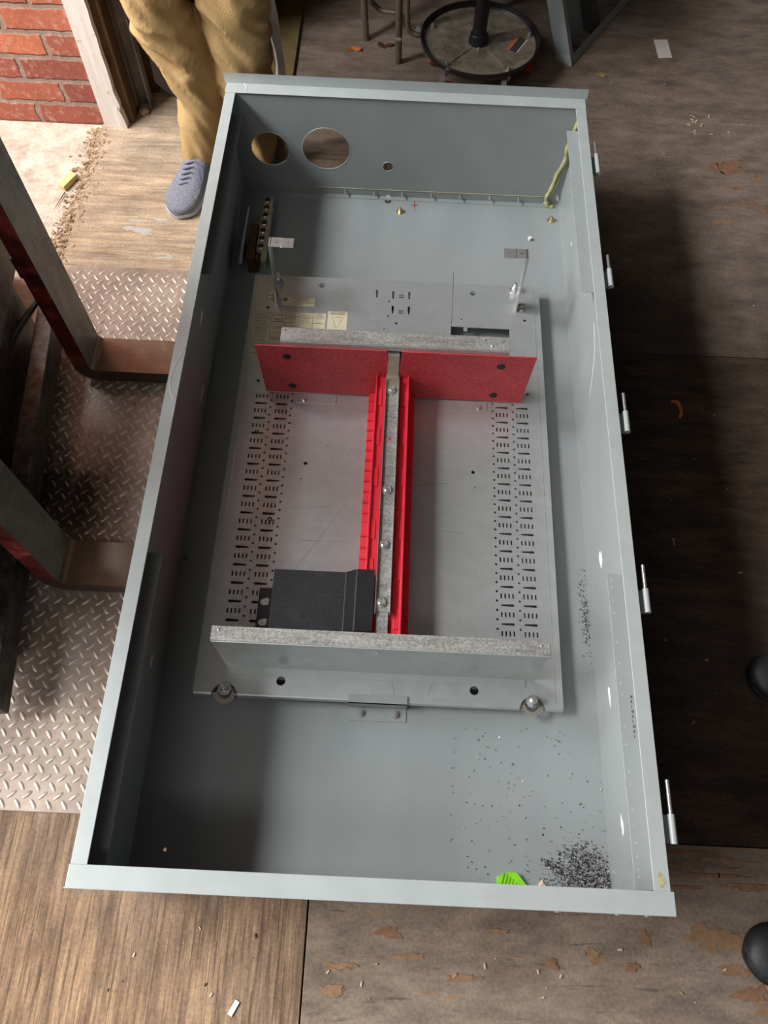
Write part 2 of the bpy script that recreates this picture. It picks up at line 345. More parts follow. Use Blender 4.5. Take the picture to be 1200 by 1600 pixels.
tag(mb.build('rubble', 'rubble'), 'crumbled tan rubble along the broken edge between concrete and plywood', 'rubble', kind='stuff')
struct(MB().box(-3.5, -.942, 2.14, 2.36, -.05, 3.1), 'wall_brick', 'brickwork')
struct(MB().box(-.90, -.86, 2.62, 4.0, 0, 3.1), 'wall_left', 'dark_wall')
struct(MB().box(-.90, 3.3, 4.0, 4.1, 0, 3.1), 'wall_back', 'dark_wall')
struct(MB().box(3.2, 3.3, -1.2, 4.0, 0, 3.1), 'wall_right', 'dark_wall')
struct(MB().box(-.95, 3.3, -1.2, 4.1, 3.1, 3.2), 'ceiling', 'ceiling_paint')
struct(MB().box(-.95, 3.3, -1.35, -1.2, 0, 3.2), 'wall_front', 'dark_wall')
# door jamb: white board with splintered edge, dark stud behind
poly = [(-.940, 0), (-.879, 0)] + [(-.879 + random.choice((0, 0, .002, .006, -.003)), .04 + .04 * i) for i in range(24)] + [(-.879, 2.6), (-.940, 2.6)]
mb = MB().prism(poly, lambda u, v: (u, 2.128, v), lambda u, v: (u, 2.150, v))
for z in (.056, .235, .5, .9, 1.4): mb.cyl((-.905, 2.1275, z), (-.905, 2.1285, z), .003, 8)
struct(mb, 'trim_1', 'weathered_white_wood')
mb = MB().prism([(-.888, 0), (-.868, 0), (-.874, .05), (-.883, .072), (-.888, .06)], lambda u, v: (u, 2.124, v), lambda u, v: (u, 2.16, v))
struct(mb, 'trim_2', 'weathered_white_wood')
struct(MB().box(-.885, -.850, 2.152, 2.24, 0, 2.6), 'trim_3', 'dark_timber', bev=.003)
struct(MB().box(-.93, -.80, 2.30, 2.50, 0, 3.1), 'trim_4', 'dark_timber')
mb = MB()   # corrugated strip behind the stud
pts = [(-.85 + .010 * math.sin(k * 1.1), 2.262, .07 + k * .012) for k in range(60)]
for a_, b_ in zip(pts, pts[1:]): mb.bar(a_, b_, .002, .05, up=(1, 0, 0))
tag(mb.build('corrugated_strip', 'galvanised'), 'wavy galvanised metal strip standing between dark stud and steel channel', 'metal strip')
ch = thing('door_track', (-.825, 2.24, 0), 'dirty steel door track channel standing upright beside the brick wall opening', 'door track')
MB().box(-.852, -.806, 2.242, 2.246, .005, 2.6).build('web', 'old_steel', ch)
MB().box(-.852, -.848, 2.212, 2.242, .005, 2.6).build('flange', 'old_steel', ch)
MB().box(-.810, -.806, 2.212, 2.242, .005, 2.6).build('flange', 'old_steel', ch)
mb = MB().lathe((-.83, 2.20, 0), [(.016, 0), (.018, .008), (.010, .016), (.002, .018)], 9)
mb.build('anchor_lump', 'rubble', ch)
gs = [(-.80, .045), (-.775, .018), (-.752, .004), (-.722, .035), (-.70, .12), (-.62, .7), (-.80, .7)]
mb = MB().prism(gs, lambda u, v: (u, 2.285 + v * .08, v), lambda u, v: (u, 2.289 + v * .08, v))
tag(mb.build('sheet_panel', 'grey_sheet'), 'smooth grey sheet with rounded corner leaning behind the steel channel', 'sheet')

# chipped patches in the dark plywood: bare veneer showing
def blob(cx, cy, rx, ry, z=.0004, n=26, jag=.22, seed=0):
    rnd = random.Random(seed); ph = [rnd.uniform(0, 6.28) for _ in range(5)]; P = []
    for i in range(n):
        t = 2 * PI * i / n; k = max(.35, 1 + jag * (math.sin(2 * t + ph[0]) * .5 + math.sin(3 * t + ph[1]) * .4 + math.sin(5 * t + ph[2]) * .35 + math.sin(8 * t + ph[3]) * .25))
        P.append((cx + rx * k * math.cos(t), cy + ry * k * math.sin(t)))
    return P
simple('bare_veneer', (.25, .135, .08), .85, 0, .2, .2, 60, .3)
simple('paint_smudge', (.40, .37, .33), .8, 0, .2, .3, 300)
simple('pale_veneer', (.27, .165, .095), .85, 0, .2, .22, 60, .3)
patches = [(1.01, 2.075, .060, .026, 'bare_veneer'), (1.03, 1.985, .024, .007, 'bare_veneer'), (.965, 1.84, .035, .011, 'pale_veneer'), (1.06, 1.92, .028, .007, 'bare_veneer'),
    (.98, 1.90, .03, .006, 'pale_veneer'), (1.11, 1.89, .02, .010, 'bare_veneer'), (1.10, 2.03, .016, .014, 'pale_veneer'), (.66, -.045, .045, .022, 'pale_veneer'), (.71, -.055, .035, .013, 'pale_veneer'), (.70, -.098, .03, .010, 'pale_veneer'),
    (.43, -.085, .018, .012, 'pale_veneer'), (.53, -.052, .010, .012, 'bare_veneer'), (.04, -.06, .022, .010, 'bare_veneer'), (.03, .0, .05, .004, 'pale_veneer'), (.72, -.135, .028, .012, 'bare_veneer'), (.62, .105, .06, .004, 'bare_veneer'), (.70, .092, .05, .005, 'pale_veneer'), (.60, .078, .05, .003, 'pale_veneer'), (.68, .064, .055, .004, 'bare_veneer'), (.74, .045, .05, .006, 'pale_veneer'), (.61, .04, .04, .003, 'bare_veneer'), (.08, -.10, .025, .006, 'pale_veneer'), (.18, -.13, .03, .005, 'pale_veneer'), (-.05, -.12, .03, .006, 'pale_veneer'), (-.06, -.16, .025, .008, 'pale_veneer'), (.25, -.05, .018, .004, 'pale_veneer'), (.50, -.10, .014, .007, 'bare_veneer'), (.35, -.10, .012, .008, 'bare_veneer')]
for i, (x, y, rx, ry, m_) in enumerate(patches):
    P = [(a + .25 * rx * noise.noise(Vector((a * 90, b * 90, i))), b + .5 * ry * noise.noise(Vector((a * 110, b * 110, i + 5)))) for a, b in blob(x, y, rx, ry, n=90, jag=.38, seed=i)]
    o = MB().prism(P, lambda u, v: (u, v, -.0012), lambda u, v: (u, v, .0003 + i * .00006)).build('floor', m_); tag(o, kind='structure')

for i, (x, y, rx, ry) in enumerate(((-.755, 1.70, .035, .012), (-.77, 1.735, .018, .006), (-.70, 1.745, .030, .005), (-.66, 1.60, .02, .006))):
    P = [(a + .3 * rx * noise.noise(Vector((a * 120, b * 120, i))), b + .5 * ry * noise.noise(Vector((a * 120, b * 120, i + 5)))) for a, b in blob(x, y, rx, ry, n=90, jag=.6, seed=i + 40)]
    tag(MB().prism(P, lambda u, v: (u, v, -.001), lambda u, v: (u, v, .0003)).build('floor', 'paint_smudge'), kind='structure')
# tread plate with raised bars
TX0, TX1, TY0, TY1 = -.92, -.30, .122, 1.552
tp = thing('tread_plate', (-.6, .85, .0), 'rusty diamond tread steel plate lying under the forks and enclosure', 'tread plate')
MB().box(TX0, TX1, TY0, TY1, .0006, .0046).build('plate', 'tread_steel', tp, bev=.001)
mb = MB()
def lozenge(cx, cy, ang, L=.0130, W=.0050, H=.0022):
    ca, sa = math.cos(ang), math.sin(ang); zb = .0044
    ring = []
    for i in range(8):
        t = 2 * PI * i / 8; u = L * math.cos(t); v = W * math.sin(t)
        ring.append(mb.bm.verts.new((cx + u * ca - v * sa, cy + u * sa + v * ca, zb)))
    r2 = []
    for i in range(8):
        t = 2 * PI * i / 8; u = L * .62 * math.cos(t); v = W * .45 * math.sin(t)
        r2.append(mb.bm.verts.new((cx + u * ca - v * sa, cy + u * sa + v * ca, zb + H)))
    for i in range(8): mb.bm.faces.new((ring[i], ring[(i + 1) % 8], r2[(i + 1) % 8], r2[i]))
    mb.bm.faces.new(r2)
px, py = .0315, .0172
for j in range(int((TY1 - TY0 - .022) / py) + 1):
    for i in range(int((TX1 - TX0 - .02) / px)):
        cx = TX0 + .016 + i * px + (px / 2 if j % 2 else 0); cy = TY0 + .014 + j * py
        lozenge(cx, cy, math.radians(42 if j % 2 else -52))
tag(mb.build('raised_bar_pattern', 'tread_polished', tp, smooth=True), kind='stuff')

# ------------------------------------------------------------------ forklift: forks, carriage, mast
fk = thing('forklift', (-1.0, .9, 0), 'forklift front end with two worn L-shaped forks slid under the grey enclosure', 'forklift')
def fork(x, yc, half):
    T = .040; zt = .055; zb = .014; R = .05; prof = []
    prof += [(x + .012, zt), (.25, zt - .002), (.25, zt - .012), (x + .25, zb)]
    for k in range(7): a = -PI / 2 - k * PI / 12; prof.append((x - T + R + R * math.cos(a), zb + R + R * math.sin(a)))
    prof += [(x - T, 1.15), (x, 1.15)]
    for k in range(5): a = PI + k * PI / 8; prof.append((x + .014 + .014 * math.cos(a), zt + .014 + .014 * math.sin(a)))
    mb = MB(); A = [mb.bm.verts.new((u, yc - half, v)) for u, v in prof]; B = [mb.bm.verts.new((u, yc + half, v)) for u, v in prof]; n = len(prof)
    f = mb.bm.faces.new(A[::-1]); f.material_index = 1; f = mb.bm.faces.new(B); f.material_index = 1
    for i in range(n):
        f = mb.bm.faces.new((A[i], A[(i + 1) % n], B[(i + 1) % n], B[i]))
        f.material_index = 2 if (prof[i][1] <= zt + .02 and prof[(i + 1) % n][1] <= zt + .02) else 0
    o = mb.build('fork', ['worn_fork_face', 'worn_red_paint', 'rusty_tine'], fk, bev=.003)
    MB().box(x - T - .018, x - T + .001, yc - .035, yc + .035, .36, .42).build('hook', 'dark_forklift_steel', o, bev=.002)
    return o
fork(-.765, 1.212, .052); fork(-.712, .640, .052)
def ybar(name, xa, ya, xb, yb, wd, z0, z1, mat='dark_forklift_steel'):
    return MB().bar((xa, ya, (z0 + z1) / 2), (xb, yb, (z0 + z1) / 2), wd, z1 - z0).build(name, mat, fk, bev=.003)
ybar('carriage_bar', -.885, 1.33, -.775, .30, .045, .055, .13)
ybar('carriage_bar', -.885, 1.27, -.785, .30, .045, .33, .42)
ybar('load_plate', -.95, 1.30, -.850, .38, .02, .012, .24)
for (x, y) in ((-1.02, 1.16), (-.955, .72)):
    MB().box(x - .03, x + .03, y - .05, y + .05, .01, 1.6).build('mast_channel', 'dark_forklift_steel', fk, bev=.004)
MB().cyl((-1.03, 1.0, .02), (-1.03, 1.0, 1.4), .028, 20).build('lift_cylinder', 'old_steel', fk, smooth=True)
ybar('axle_cover', -1.16, 1.5, -1.02, .3, .16, .03, .22)
bd = MB().prism([(-2.6, .18), (-1.13, .18), (-1.13, .95), (-1.25, 1.10), (-1.9, 1.10), (-2.6, .95)], lambda u, v: (u, .36, v), lambda u, v: (u, 1.30, v)).build('added_unseen_body', 'worn_red_paint', fk, bev=.02)  # unseen bulk, added to block door light over the tread plate
for y in (.40, 1.26): MB().cyl((-1.55, y - .09, .30), (-1.55, y + .09, .30), .29, 36).build('wheel', 'black_rubber', bd, smooth=True)
for z in (.62, .80, .98): ybar('added_backrest_rung', -.93, 1.30, -.84, .36, .03, z, z + .05)  # unseen rungs, added to help block the door light
MB().tube(smoothpath([(-.90, 1.40, .10), (-.92, 1.30, .12), (-.93, 1.1, .16), (-.90, .9, .18), (-.92, .7, .3)]), .008).build('hydraulic_hose', 'black_rubber', fk, smooth=True)

# ------------------------------------------------------------------ the enclosure
L, H, Z0, ZR = 1.817, .4572, .060, .370
en = thing('electrical_enclosure', (0, L / 2, Z0), 'large open grey painted steel panelboard enclosure lying on its back on the forks', 'electrical enclosure')
bp = MB().box(-H, H, 0, L, Z0, Z0 + .002).build('back_panel', 'grey_enamel', en)
cut(bp, MB().cyl((-.036, 1.794, Z0 - .02), (-.036, 1.794, Z0 + .02), .0095, 24).cyl((-.392, .063, Z0 - .02), (-.392, .063, Z0 + .02), .0035, 12).cyl((-.10, 1.765, Z0 - .02), (-.10, 1.765, Z0 + .02), .0012, 8))
MB().lathe((-.036, 1.8045, Z0 + .003), [(.009, 0), (.009, .0012)], 20, (0, -.6, .8)).build('knockout_tab', 'galvanised', bp)
for sx in (-1, 1):
    MB().box(min(sx * H, sx * (H - .002)), max(sx * H, sx * (H - .002)), 0, L, Z0, ZR - .001).build('side_wall', 'grey_enamel', en)
    MB().box(min(sx * H, sx * (H - .0257)), max(sx * H, sx * (H - .0257)), .0295, 1.8065, ZR - .002, ZR).build('side_rim', 'lit_enamel', en, bev=.0009)
MB().box(-H, H, -.0015, .0005, Z0, ZR).build('end_wall', 'grey_enamel', en)
ew = MB().box(-H, H, L - .006, L - .004, Z0, ZR - .001).build('end_wall', 'grey_enamel', en)
cut(ew, MB().cyl((-.209, L - .05, .213), (-.209, L + .05, .213), .0645, 56).cyl((-.362, L - .05, .205), (-.362, L + .05, .205), .0515, 48).cyl((-.040, L - .05, .165), (-.040, L + .05, .165), .0145, 28))
for (x, z, r) in ((-.209, .213, .0645), (-.362, .205, .0515), (-.040, .165, .0145)):
    MB().torus((x, L - .006, z), r + .0002, .0009, (0, 1, 0), 48, 6).build('hole_edge', 'lit_enamel', ew, smooth=True)
MB().box(-H - .0015, H + .0045, -.0035, .0303, ZR - .001, ZR + .0015).build('end_rim', 'lit_enamel', en, bev=.001)
MB().box(-H - .004, H + .004, -.0035, -.0015, ZR - .02, ZR - .0005).build('end_rim_skirt', 'grey_enamel', en)
MB().box(-H - .001, H + .0005, 1.8062, 1.843, ZR - .001, ZR + .0012).build('end_rim', 'lit_enamel', en, bev=.001)
MB().prism([(-.4625, 0), (.4620, 0), (.4765, 1), (-.4775, 1)], lambda u, v: (u, 1.842 + v * .062, ZR + .0012 - v * .016), lambda u, v: (u, 1.842 + v * .062, ZR - .001 - v * .016)).build('drip_hood', 'grey_enamel', en)
MB().box(-H, H, L - .020, L - .006, .062, .0635).build('weld_flange', 'grey_enamel', en)
# strips under both long rims, with rows of plug welds
def strip(sx, xin, ya, yb, dots, z=.315):
    o = MB().box(min(sx * xin, sx * .4555), max(sx * xin, sx * .4555), ya, yb, z - .0015, z).build('trim_strip', 'grey_enamel', en, bev=.0006)
    for y in dots: MB().cyl((sx * (xin + .008), y, z - .0003), (sx * (xin + .008), y, z + .0004), .0021, 10).build('weld_dot', 'lit_enamel', o)
for sx in (-1, 1):
    strip(sx, .4205, 1.257, 1.796, [1.745, 1.73, 1.71, 1.69, 1.64, 1.615, 1.58, 1.56, 1.51, 1.48, 1.43, 1.41, 1.37, 1.345, 1.30, 1.28, 1.26, 1.245])
    strip(sx, .4200, .031, .568, [.555, .54, .515, .49, .435, .395, .36, .34, .285, .255, .21, .19, .15, .125, .10, .08, .06, .05])
# studs along the end wall foot, caulk
for x in (-.16, -.077, .004, .087, .170, .255, .338, .422):
    MB().cyl((x, L - .006, .079), (x, L - .020, .079), .0022, 10).build('weld_stud', 'galvanised', ew, smooth=True)
MB().cyl((.446, L - .012, .098), (.446, L - .03, .098), .003, 10).build('weld_stud', 'galvanised', ew, smooth=True)
MB().tube([(-.35, L - .0068, .0865), (0, L - .0068, .0865), (.2, L - .0066, .087), (.425, L - .0066, .088)], .0011, 6).build('caulk_bead', 'caulk', en, smooth=True)
pts = smoothpath([(.4515, L - .009, .345), (.443, L - .009, .30), (.438, L - .009, .255), (.441, L - .009, .215), (.430, L - .009, .17), (.424, L - .009, .12), (.416, L - .012, .09), (.424, L - .018, .066), (.442, L - .016, .064)], 5)
MB().tube(pts, .003, 10, rs=[.0042 + .0022 * abs(math.sin(i * .7)) for i in range(len(pts))]).build('caulk_bead', 'caulk', en, smooth=True)
pts = smoothpath([(.4535, L - .008, .34), (.448, L - .008, .27), (.4415, L - .008, .19), (.433, L - .010, .12), (.420, L - .010, .085), (.411, L - .014, .068)], 5)
MB().tube(pts, .0024, 6).build('caulk_bead', 'caulk', en, smooth=True)
for (sx, y) in ((.455, .0), ):
    MB().prism(blob(.4445, .045, .006, .012, n=16, jag=.4, seed=9), lambda u, v: (u, v, ZR + .00005), lambda u, v: (u, v, ZR + .0003)).build('rust_stain', 'stain_yellow', en)
# hinge barrels on the right side
for (y0, ym, y1) in ((1.59, 1.655, 1.70), (1.235, 1.285, 1.327), (.857, .905, .950), (.478, .523, .570), (.098, .142, .194)):
    o = MB().cyl((.4745, y0, .358), (.4745, ym, .358), .0062, 16).build('hinge_barrel', 'lit_enamel', en, smooth=True)
    MB().box(.4565, .4745, y0 + .001, ym - .001, .350, .3525).build('hinge_leaf', 'lit_enamel', o)
    MB().cyl((.4745, ym, .358), (.4745, y1, .358), .0034, 12).build('hinge_pin', 'zinc', o, smooth=True)
for x in (.30, .395, .442): hexbolt(MB(), (x, -.0015, .30), .006, .004, (0, -1, 0), .009).build('bolt_head', 'galvanised', en)
# retaining bracket at the foot of the plate
br = MB().box(-.060, .059, .320, .3485, .062, .0640).box(-.060, .059, .3465, .3485, .062, .1045).box(-.060, .059, .3465, .3640, .1028, .1045).build('retaining_bracket', 'grey_enamel', en)
for x in (-.034, .037): hexbolt(MB(), (x, .335, .0640), .006, .005, washer=.009, stud=.009).build('bolt', 'zinc', br)
hexbolt(MB(), (0, 1.753, .062), .0065, .008, washer=.011, stud=.016).build('stud_nut', 'brass', en)
hexbolt(MB(), (.432, 1.746, .062), .0065, .008, washer=.011, stud=.014).build('stud_nut', 'brass', en)
# marks on the enclosure: red pen cross, scuffs where the paint came off
MB().box(.0400, .0422, 1.768, 1.800, .0621, .0624).box(.032, .052, 1.7810, 1.7835, .0621, .0624).box(.038, .048, 1.760, 1.7612, .0621, .0624).build('pen_mark', 'red_ink', bp)
def wallscuff(sx, y, z, ly, lz):
    x = sx * (H - .0024); P = blob(y, z, ly, lz, n=14, jag=.35, seed=int(y * 1000))
    MB().prism(P, lambda u, v: (x, u, v), lambda u, v: (x - sx * .0003, u, v)).build('paint_scuff', 'white_paint_scrap', en)
for a_ in ((1, .656, .175, .02, .009), (1, .374, .155, .017, .007), (1, .136, .165, .018, .007), (1, 1.56, .16, .006, .004), (-1, 1.20, .235, .02, .007), (-1, 1.06, .125, .022, .007), (-1, .40, .150, .012, .008)): wallscuff(*a_)
MB().tube(smoothpath([(-.434, 1.01, ZR + .0002), (-.446, .965, ZR + .0002), (-.452, .93, ZR + .0002), (-.447, .895, ZR + .0002), (-.438, .875, ZR + .0002)]), .0009, 6).build('scratch', 'white_paint_scrap', en)
MB().tube(smoothpath([(-.413, 1.842, ZR + .0016), (-.405, 1.826, ZR + .0016), (-.404, 1.812, ZR + .0016)]), .0006, 6).build('scratch', 'white_paint_scrap', en)
MB().tube(smoothpath([(.4545, 1.20, .28), (.4545, 1.12, .26), (.4545, 1.05, .20)]), .0005, 5).build('scratch', 'white_paint_scrap', en)
# tiny stencilled line of writing on the right-hand strip
mb = MB()
for i in range(9): mb.box(.442, .4435 + .0012 * (i % 3), .266 + i * .0085, .271 + i * .0085, .3150, .3153)
mb.build('stencilled_text', 'label_ink', en)

# ------------------------------------------------------------------ panelboard interior
ZP = .100
pi_ = thing('panelboard_interior', (0, .9, .085), 'galvanised panelboard interior with red bus insulator bolted inside the grey enclosure', 'panelboard interior')
PX, PY0, PY1 = .3745, .3555, 1.459
pl = MB().box(-PX, PX, PY0, PY1, ZP - .002, ZP).build('mounting_plate', 'galvanised', pi_)
c = MB()
def hole(x, y, r, n=14): c.cyl((x, y, ZP - .02), (x, y, ZP + .02), r, n)
def rect(x0, x1, y0, y1): c.box(x0, x1, y0, y1, ZP - .02, ZP + .02)
def tear(xa, xb, y, ra, rb, vert=False):
    n = 6; P = []
    for k in range(n + 1): t = PI / 2 + PI * k / n; P.append((xa + ra + ra * math.cos(t), ra * math.sin(t)))
    for k in range(n + 1): t = -PI / 2 + PI * k / n; P.append((xb - rb + rb * math.cos(t), rb * math.sin(t)))
    if vert: c.prism(P, lambda u, v: (y + v, u, ZP - .02), lambda u, v: (y + v, u, ZP + .02))
    else: c.prism(P, lambda u, v: (u, y + v, ZP - .02), lambda u, v: (u, y + v, ZP + .02))
pit = (1.056 - .509) / 13
for i in range(14):
    ys = 1.056 - i * pit
    for xc in (-.3155, -.2655):
        tear(xc - .0145, xc + .0145, ys, .0032, .0024)
        for k in range(4): rect(xc - .0147 + k * .0085, xc - .0112 + k * .0085, ys + .0155, ys + .0265)
        hole(xc + .0235, ys + .010, .0027, 12); hole(xc + .0235, ys + .031, .0027, 12)
    yr = 1.075 - i * pit
    for xc in (.2685, .3175):
        tear(xc - .0145, xc + .0145, yr, .0016, .0030)
        for k in range(4): rect(xc - .0147 + k * .0085, xc - .0112 + k * .0085, yr - .0265, yr - .0155)
        hole(xc - .0225, yr + .010, .0027, 12); hole(xc - .0225, yr - .011, .0027, 12)
for x, y, r in ((-.197, 1.433, .0075), (.201, 1.430, .0075), (-.331, 1.351, .004), (-.330, 1.121, .004), (.335, 1.347, .004), (.333, 1.118, .004), (-.194, .895, .0042), (.197, .892, .0042),
    (-.200, .385, .0092), (.195, .384, .0092), (-.018, 1.390, .0024), (-.019, 1.341, .0024), (.003, 1.319, .0035), (.171, 1.342, .0024), (-.028, 1.299, .0018), (-.201, .854, .0018), (.201, .853, .0018), (-.146, .944, .0014), (-.135, 1.069, .002), (.141, 1.065, .002)): hole(x, y, r, 20)
for x, y in ((-.051, 1.414), (-.008, 1.412), (-.008, 1.363), (.034, 1.413), (.034, 1.363)): tear(y - .013, y + .013, x, .0016, .0034, True)
for y in (1.409, 1.356):
    for d in (-.003, .004): rect(.007, .020, y + d - .0016, y + d + .0016)
rect(.143, .294, 1.19, 1.317)
for x in (-.312, .313): c.cyl((x, .350, ZP - .02), (x, .350, ZP + .02), .026, 32)
cut(pl, c)
MB().box(.176, .186, 1.304, 1.318, ZP - .002, ZP).build('slot_tab', 'galvanised', pl)
# bent edges of the plate
for (xa, xb) in ((-PX, -.338), (-.286, .287), (.339, PX)):
    MB().prism([(0, 0), (-.003, -.0006), (-.005, -.003), (-.0056, -.010), (-.0036, -.010), (-.0034, -.004), (-.002, -.0022), (0, -.002)], lambda u, v: (xa, PY0 + u, ZP + v), lambda u, v: (xb, PY0 + u, ZP + v)).build('bent_edge', 'galvanised', pl, smooth=True)
for sx in (-1, 1):
    MB().box(min(sx * PX, sx * (PX + .0015)), max(sx * PX, sx * (PX + .0015)), PY0, PY1, ZP - .022, ZP).build('bent_edge', 'galvanised', pl)
    MB().box(min(sx * (PX - .014), sx * (PX - .0132)), max(sx * (PX - .014), sx * (PX - .0132)), PY0 + .01, PY1 - .01, ZP, ZP + .0004).build('crease_line', 'zinc', pl)
MB().box(-PX, PX, PY1, PY1 + .0015, ZP - .022, ZP).build('bent_edge', 'galvanised', pl)
# support channels that carry the plate
for y in (.40, 1.42): MB().box(-.345, .345, y - .012, y + .012, .0622, ZP - .0022).build('standoff_channel', 'dark_grey_paint', pi_)
# labels
lb = MB().box(-.364, -.179, 1.195, 1.3385, ZP, ZP + .0004).build('wiring_table_label', 'label_cream', pl)
tag(lb, 'cream printed wiring table with ruled columns')
mb = MB(); Z1, Z2 = ZP + .0004, ZP + .0006
for x in (-.318, -.282, -.247, -.212): mb.box(x, x + .0008, 1.197, 1.337, Z1, Z2)
for y in (1.325, 1.305, 1.288, 1.270, 1.252, 1.235, 1.216): mb.box(-.318, -.181, y, y + .0007, Z1, Z2)
rnd = random.Random(3); y = 1.334
while y > 1.199:
    for x0, x1 in ((-.361, -.321), (-.314, -.285), (-.279, -.250), (-.243, -.215), (-.208, -.183)):
        if x0 < -.35 or rnd.random() < .45:
            x = x0 + rnd.uniform(0, .006)
            while x < x1 - rnd.uniform(0, .008):
                wl = rnd.uniform(.002, .006); mb.box(x, min(x + wl, x1), y, y + .0014, Z1, Z2); x += wl + .0012
    y -= .0046
mb.build('printed_table_lines', 'label_ink', lb)
lb = MB().box(-.296, -.2115, 1.360, 1.388, ZP, ZP + .0004).build('rating_label', 'label_cream', pl); tag(lb, 'narrow cream rating label')
mb = MB().box(-.293, -.283, 1.376, 1.385, Z1, Z2)
for y, xa, xb in ((1.384, -.27, -.232), (1.378, -.262, -.226), (1.371, -.27, -.214), (1.365, -.272, -.246)):
    x = xa
    while x < xb: wl = rnd.uniform(.002, .005); mb.box(x, x + wl, y, y + .0016, Z1, Z2); x += wl + .001
mb.build('printed_lines', 'label_ink', lb)
lb = MB().box(-.174, -.124, 1.288, 1.3485, ZP, ZP + .0004).build('torque_label', 'label_cream', pl); tag(lb, 'small square cream diagram label')
mb = MB()
for i in range(7): mb.box(-.162 + i * .0015, -.161 + i * .0015, 1.325 - i * .005, 1.329 - i * .005, Z1, Z2).box(-.136 - i * .0019, -.135 - i * .0019, 1.325 - i * .005, 1.329 - i * .005, Z1, Z2)
for y in (1.345, 1.3415, 1.338): mb.box(-.168, -.130, y, y + .0013, Z1, Z2)
for i in range(4): mb.box(-.154 + i * .004, -.152 + i * .004, 1.328, 1.331, Z1, Z2)
mb.build('printed_diagram', 'label_ink', lb)

# near cross rail
ZC = .280
nr = MB().box(-.3135, .3125, .4105, .4125, ZP, ZC).build('cross_rail_face', 'galvanised', pi_, bev=.0006)
o = MB().prism([(.4105, ZC - .004), (.4125, ZC), (.414, ZC + .0012), (.441, ZC + .0012), (.441, ZC - .0008), (.4145, ZC - .0008)], lambda u, v: (-.3155, u, v), lambda u, v: (.3125, u, v)).build('cross_rail', 'galvanised_spangle', pi_, bev=.0006)
tag(o, 'mottled galvanised top of the near cross rail')
for sx in (-1, 1): MB().box(min(sx * .3135, sx * .3155), max(sx * .3135, sx * .3155), .412, .436, .262, ZC).build('end_tab', 'zinc', o)
MB().box(-.30, .30, .395, .412, ZP, ZP + .0016).build('rail_foot', 'galvanised', nr)
for x, y in ((-.302, .433), (.298, .431)): MB().lathe((x, y, ZC + .0012), [(.003, 0), (.0024, .0012), (.001, .0018)], 12).build('rivet', 'zinc', o, smooth=True)
hexbolt(MB(), (-.006, .4105, .262), .004, .003, (0, -1, 0), 0).build('screw', 'zinc', nr)
# far cross rail
fr = MB().box(-.256, .259, 1.106, 1.143, ZC - .001, ZC + .001).build('cross_rail', 'galvanised_spangle', pi_, bev=.0006)
tag(fr, 'mottled galvanised far cross rail above the red boards')
MB().prism([(1.108, ZC + .001), (1.103, ZC - .001), (1.0985, ZC - .010), (1.1005, ZC - .010), (1.105, ZC - .003), (1.108, ZC - .001)], lambda u, v: (-.256, u, v), lambda u, v: (.259, u, v)).build('rail_lip', 'zinc', fr)
MB().box(-.256, .259, 1.141, 1.143, ZP, ZC).build('rail_web', 'galvanised', fr)
for x, y in ((.206, 1.132), (.246, 1.130), (-.246, 1.135)): MB().cyl((x, y, ZC + .0008), (x, y, ZC + .0013), .0022, 10).build('rail_hole', 'label_ink', fr)
MB().lathe((.220, 1.117, ZC + .001), [(.0035, 0), (.0028, .001), (.001, .0016)], 12).build('rivet', 'zinc', fr, smooth=True)
# red insulating boards
for (xa, xb, ta, tb, pg) in ((-.3115, -.0145, -.306, -.010, (-.243, -.240)), (.0175, .3195, .010, .314, (.2445, .243))):
    rb_ = MB().prism([(ta, ZP + .004), (tb, ZP + .004), (xb, ZC), (xa, ZC)], lambda u, v: (u, 1.0895, v), lambda u, v: (u, 1.0925, v)).build('barrier_board', 'red_fibre', pi_, bev=.0004)
    for x, z, r in ((pg[0], .244, .0095), (pg[1], .131, .0095)):
        MB().lathe((x, 1.0893, z), [(r, 0), (r * .96, .0014), (r * .6, .0022), (.001, .0026)], 24, (0, -1, 0)).build('rubber_plug', 'black_rubber', rb_, smooth=True)
    s_ = -1 if xa < 0 else 1
    ft = MB().box(min(s_ * .135, s_ * .232), max(s_ * .135, s_ * .232), 1.063, 1.0890, ZP, ZP + .0016).build('board_foot', 'galvanised', rb_)
    hexbolt(MB(), (s_ * .212, 1.070, ZP + .0016), .0045, .004, washer=.006).build('screw', 'zinc', ft)
# red spine
def spine(ya, yb, sub):
    P = [(-.0555, ZP), (-.0555, .112), (-.0410, .114), (-.0385, .190), (-.0350, .190), (-.0345, .182), (.0345, .182), (.0350, .190), (.0385, .190), (.0410, .114), (.0555, .112), (.0555, ZP)]
    o = MB().prism(P, lambda u, v: (u, ya, v), lambda u, v: (u, yb, v)).build('bus_insulator', 'red_plastic', pi_, bev=.0005)
    y = ya + .02
    while y < yb - .01:
        for sx in (-1, 1): MB().box(min(sx * .041, sx * .0556), max(sx * .041, sx * .0556), y, y + .004, .111, .117).build('insulator_rib', 'red_plastic', o)
        y += .0272
    for yy in sub:
        for xa in (-.0345, .0232): MB().box(xa, xa + .0113, yy, yy + .045, .182, .1845).build('insulator_ledge', 'red_plastic', o, bev=.0004)
spine(.745, 1.104, (.80, .905, 1.01)); spine(.444, .744, (.48, .585, .675))
